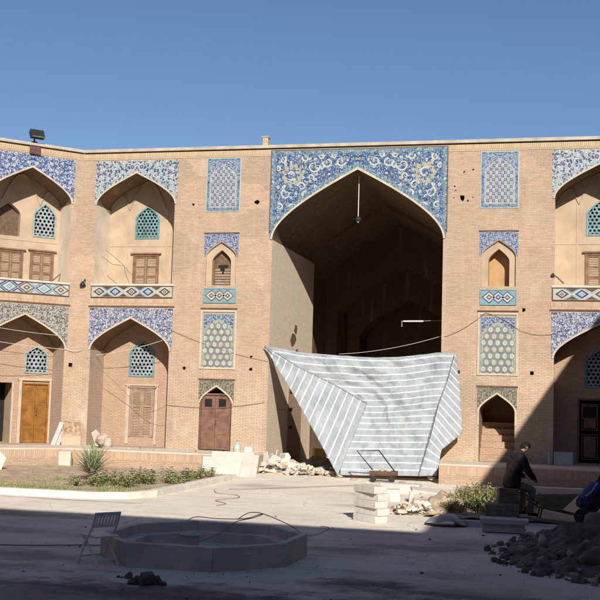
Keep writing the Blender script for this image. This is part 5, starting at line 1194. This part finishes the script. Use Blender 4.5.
def person(label, loc, rz, J, jm, tm, head_dir, stripe=None):
    t = thing('person', label, 'person', loc, rz)
    H = Vector(J['head']); Nk = Vector(J['neck']); f = Vector(head_dir).normalized(); up = (H-Nk).normalized(); sd_ = f.cross(up).normalized()
    g = {k: Vector(v) for k, v in J.items()}
    lat = (g['shl']-g['shr']).normalized(); wl = g['pelvis'].lerp(g['chest'], .45)
    def figure(e, arms=True, legs=True, head=True, lower=True):
        G = []
        G.append([(wl+lat*.075, .095+e), (wl-lat*.075, .095+e), (g['chest']+lat*.085, .105+e), (g['chest']-lat*.085, .105+e), (g['shl'], .062+e*.8), (g['shr'], .062+e*.8)])
        if lower: G.append([(wl+lat*.075, .09+e), (wl-lat*.075, .09+e), (g['hipl'], .105+e), (g['hipr'], .105+e)])
        G.append([(g['chest'].lerp(g['neck'], .7), .07+e*.5), (g['neck'], .055+e*.4)])
        if head: G += [[(g['neck'], .055), (H-up*.05, .055)], [(H-up*.075+f*.03, .052), (H+f*.005, .084), (H+up*.065-f*.01, .075)]]
        for s in 'lr':
            if arms: G += [[(g['sh'+s], .058+e), (g['el'+s], .042+e*.9)], [(g['el'+s], .042+e*.9), (g['el'+s].lerp(g['wr'+s], .93 if e else 1.), .029+e*.7)]]
            if legs: G += [[(g['hip'+s], .095+e), (g['kn'+s], .058+e)], [(g['kn'+s], .058+e), (g['an'+s], .040+e)]]
        return G
    flesh('body', figure(0.), M['skin'], t)
    flesh('jacket' if jm is M['jacket'] else 'shirt', figure(.05 if jm is M['jacket'] else .03, legs=False, head=False), jm, t, fold=.022)
    wst = g['pelvis']+Vector((0, 0, .02)); tr = [[(wst+lat*.075, .105), (wst-lat*.075, .105), (g['hipl'], .125), (g['hipr'], .125)]]
    for s in 'lr': tr += [[(g['hip'+s], .118), (g['kn'+s], .083)], [(g['kn'+s], .083), (g['an'+s]+Vector((0, 0, .02)), .068)]]
    flesh('trousers', tr, tm, t, fold=.014, seed=5)
    flesh('hair', [[(H+up*.078-f*.018, .076), (H+up*.05+f*.03, .072), (H-f*.035+up*.01, .088), (H-f*.05-up*.055, .052)]], M['hair'], t, vox=.010, it=2, fold=.012, seed=9)
    fm = MB()
    for s in (-1, 1):
        e = H + f*.088 + sd_*s*.032 + up*.0
        fm.tube([e, e+f*.008], [.012, .004], 8, 1)
        er = H + sd_*s*.088 - up*.01; fm.tube([er-f*.01, er+sd_*s*.014, er+f*.012-up*.03], [.018, .024, .010], 7, 0)
    fm.tube([H+f*.085+up*.01, H+f*.105-up*.025, H+f*.088-up*.035], [.012, .017, .012], 7, 0); fm.tube([H+f*.078-up*.07-sd_*.025, H+f*.088-up*.068, H+f*.078-up*.07+sd_*.025], .008, 6, 2)
    fm.build('face', [M['skin'], M['hair'], plain('lip', (.30, .13, .10), .6, .05)], t, smooth=True)
    for s in 'lr':
        wv, ev = g['wr'+s], g['el'+s]; d = (wv-ev).normalized(); a = d.cross(Vector((0, 0, 1)) if abs(d.z) < .9 else Vector((0, 1, 0))).normalized(); b = d.cross(a)
        hj = {'wr': (wv-d*.02, (.026, .022)), 'palm': (wv+d*.05, (.036, .018)), 'kn': (wv+d*.085, (.036, .016))}; he = [('wr', 'palm'), ('palm', 'kn')]
        for i in range(4):
            o_ = (i-1.5)*.019; Lf = (.062, .074, .070, .055)[i]; k1 = wv+d*.095+a*o_
            hj.update({f'a{i}': (k1, .010), f'b{i}': (k1+d*Lf*.5+b*.012, .009), f'c{i}': (k1+d*Lf*.85+b*.036, .008)}); he += [('kn', f'a{i}'), (f'a{i}', f'b{i}'), (f'b{i}', f'c{i}')]
        hj.update({'t0': (wv+d*.03+a*.035, .012), 't1': (wv+d*.065+a*.055+b*.012, .010), 't2': (wv+d*.09+a*.052+b*.026, .009)}); he += [('wr', 't0'), ('t0', 't1'), ('t1', 't2')]
        skin('hand', hj, he, M['skin'], t, 1)
        an = g['an'+s]; fd = Vector(J['foot'+s])
        sm = MB(); sm.tube([an-fd*.07+Vector((0, 0, -.045)), an+Vector((0, 0, -.035)), an+fd*.10+Vector((0, 0, -.05)), an+fd*.18+Vector((0, 0, -.06))], [.038, .048, .044, .028], 10); sm.build('shoe', M['shoe'], t, smooth=True)
    if stripe:
        for pts in stripe:
            sm = MB(); sm.tube(pts, .022, 6); sm.build('stripe', M['white_tile'], t)
    return t
# man standing with his back to us, looking down to the right   (local +x = his facing)
man = {'pelvis': (0, 0, .80), 'chest': (.15, 0, 1.25), 'neck': (.25, 0, 1.47), 'head': (.36, -.02, 1.585), 'shl': (.13, .22, 1.36), 'shr': (.13, -.22, 1.36), 'ell': (.20, .35, 1.06), 'elr': (.22, -.34, 1.06), 'wrl': (.48, .20, .90), 'wrr': (.50, -.18, .88),
       'hipl': (.02, .11, .76), 'hipr': (.02, -.11, .76), 'knl': (.46, .19, .66), 'knr': (.46, -.17, .62), 'anl': (.40, .20, .12), 'anr': (.42, -.18, .12), 'footl': (1, .1, 0), 'footr': (1, -.1, 0)}
person('man in a bulky black jacket and grey trousers sitting hunched by the right bed', (6.12, -12.35, .06), R(36), man, M['jacket'], M['trouser'], (.85, -.30, -.42))
sq = {'pelvis': (-.10, 0, .36), 'chest': (.16, 0, .66), 'neck': (.30, 0, .80), 'head': (.40, .0, .89), 'shl': (.18, .19, .72), 'shr': (.18, -.19, .72), 'ell': (.36, .28, .50), 'elr': (.38, -.26, .50), 'wrl': (.56, .16, .34), 'wrr': (.58, -.14, .32),
      'hipl': (-.08, .11, .34), 'hipr': (-.08, -.11, .34), 'knl': (.30, .20, .46), 'knr': (.30, -.20, .46), 'anl': (.05, .18, .09), 'anr': (.05, -.18, .09), 'footl': (1, .15, 0), 'footr': (1, -.15, 0)}
person('worker in a blue shirt with white stripes squatting at the right edge', (7.80, -12.3, .12), R(20), sq, M['blue'], M['navy'], (.8, 0, -.5),
       stripe=[[(-.10, -.195, .50), (.05, -.21, .62), (.16, -.235, .80)], [(.20, -.295, .70), (.30, -.335, .60), (.36, -.335, .52)]])
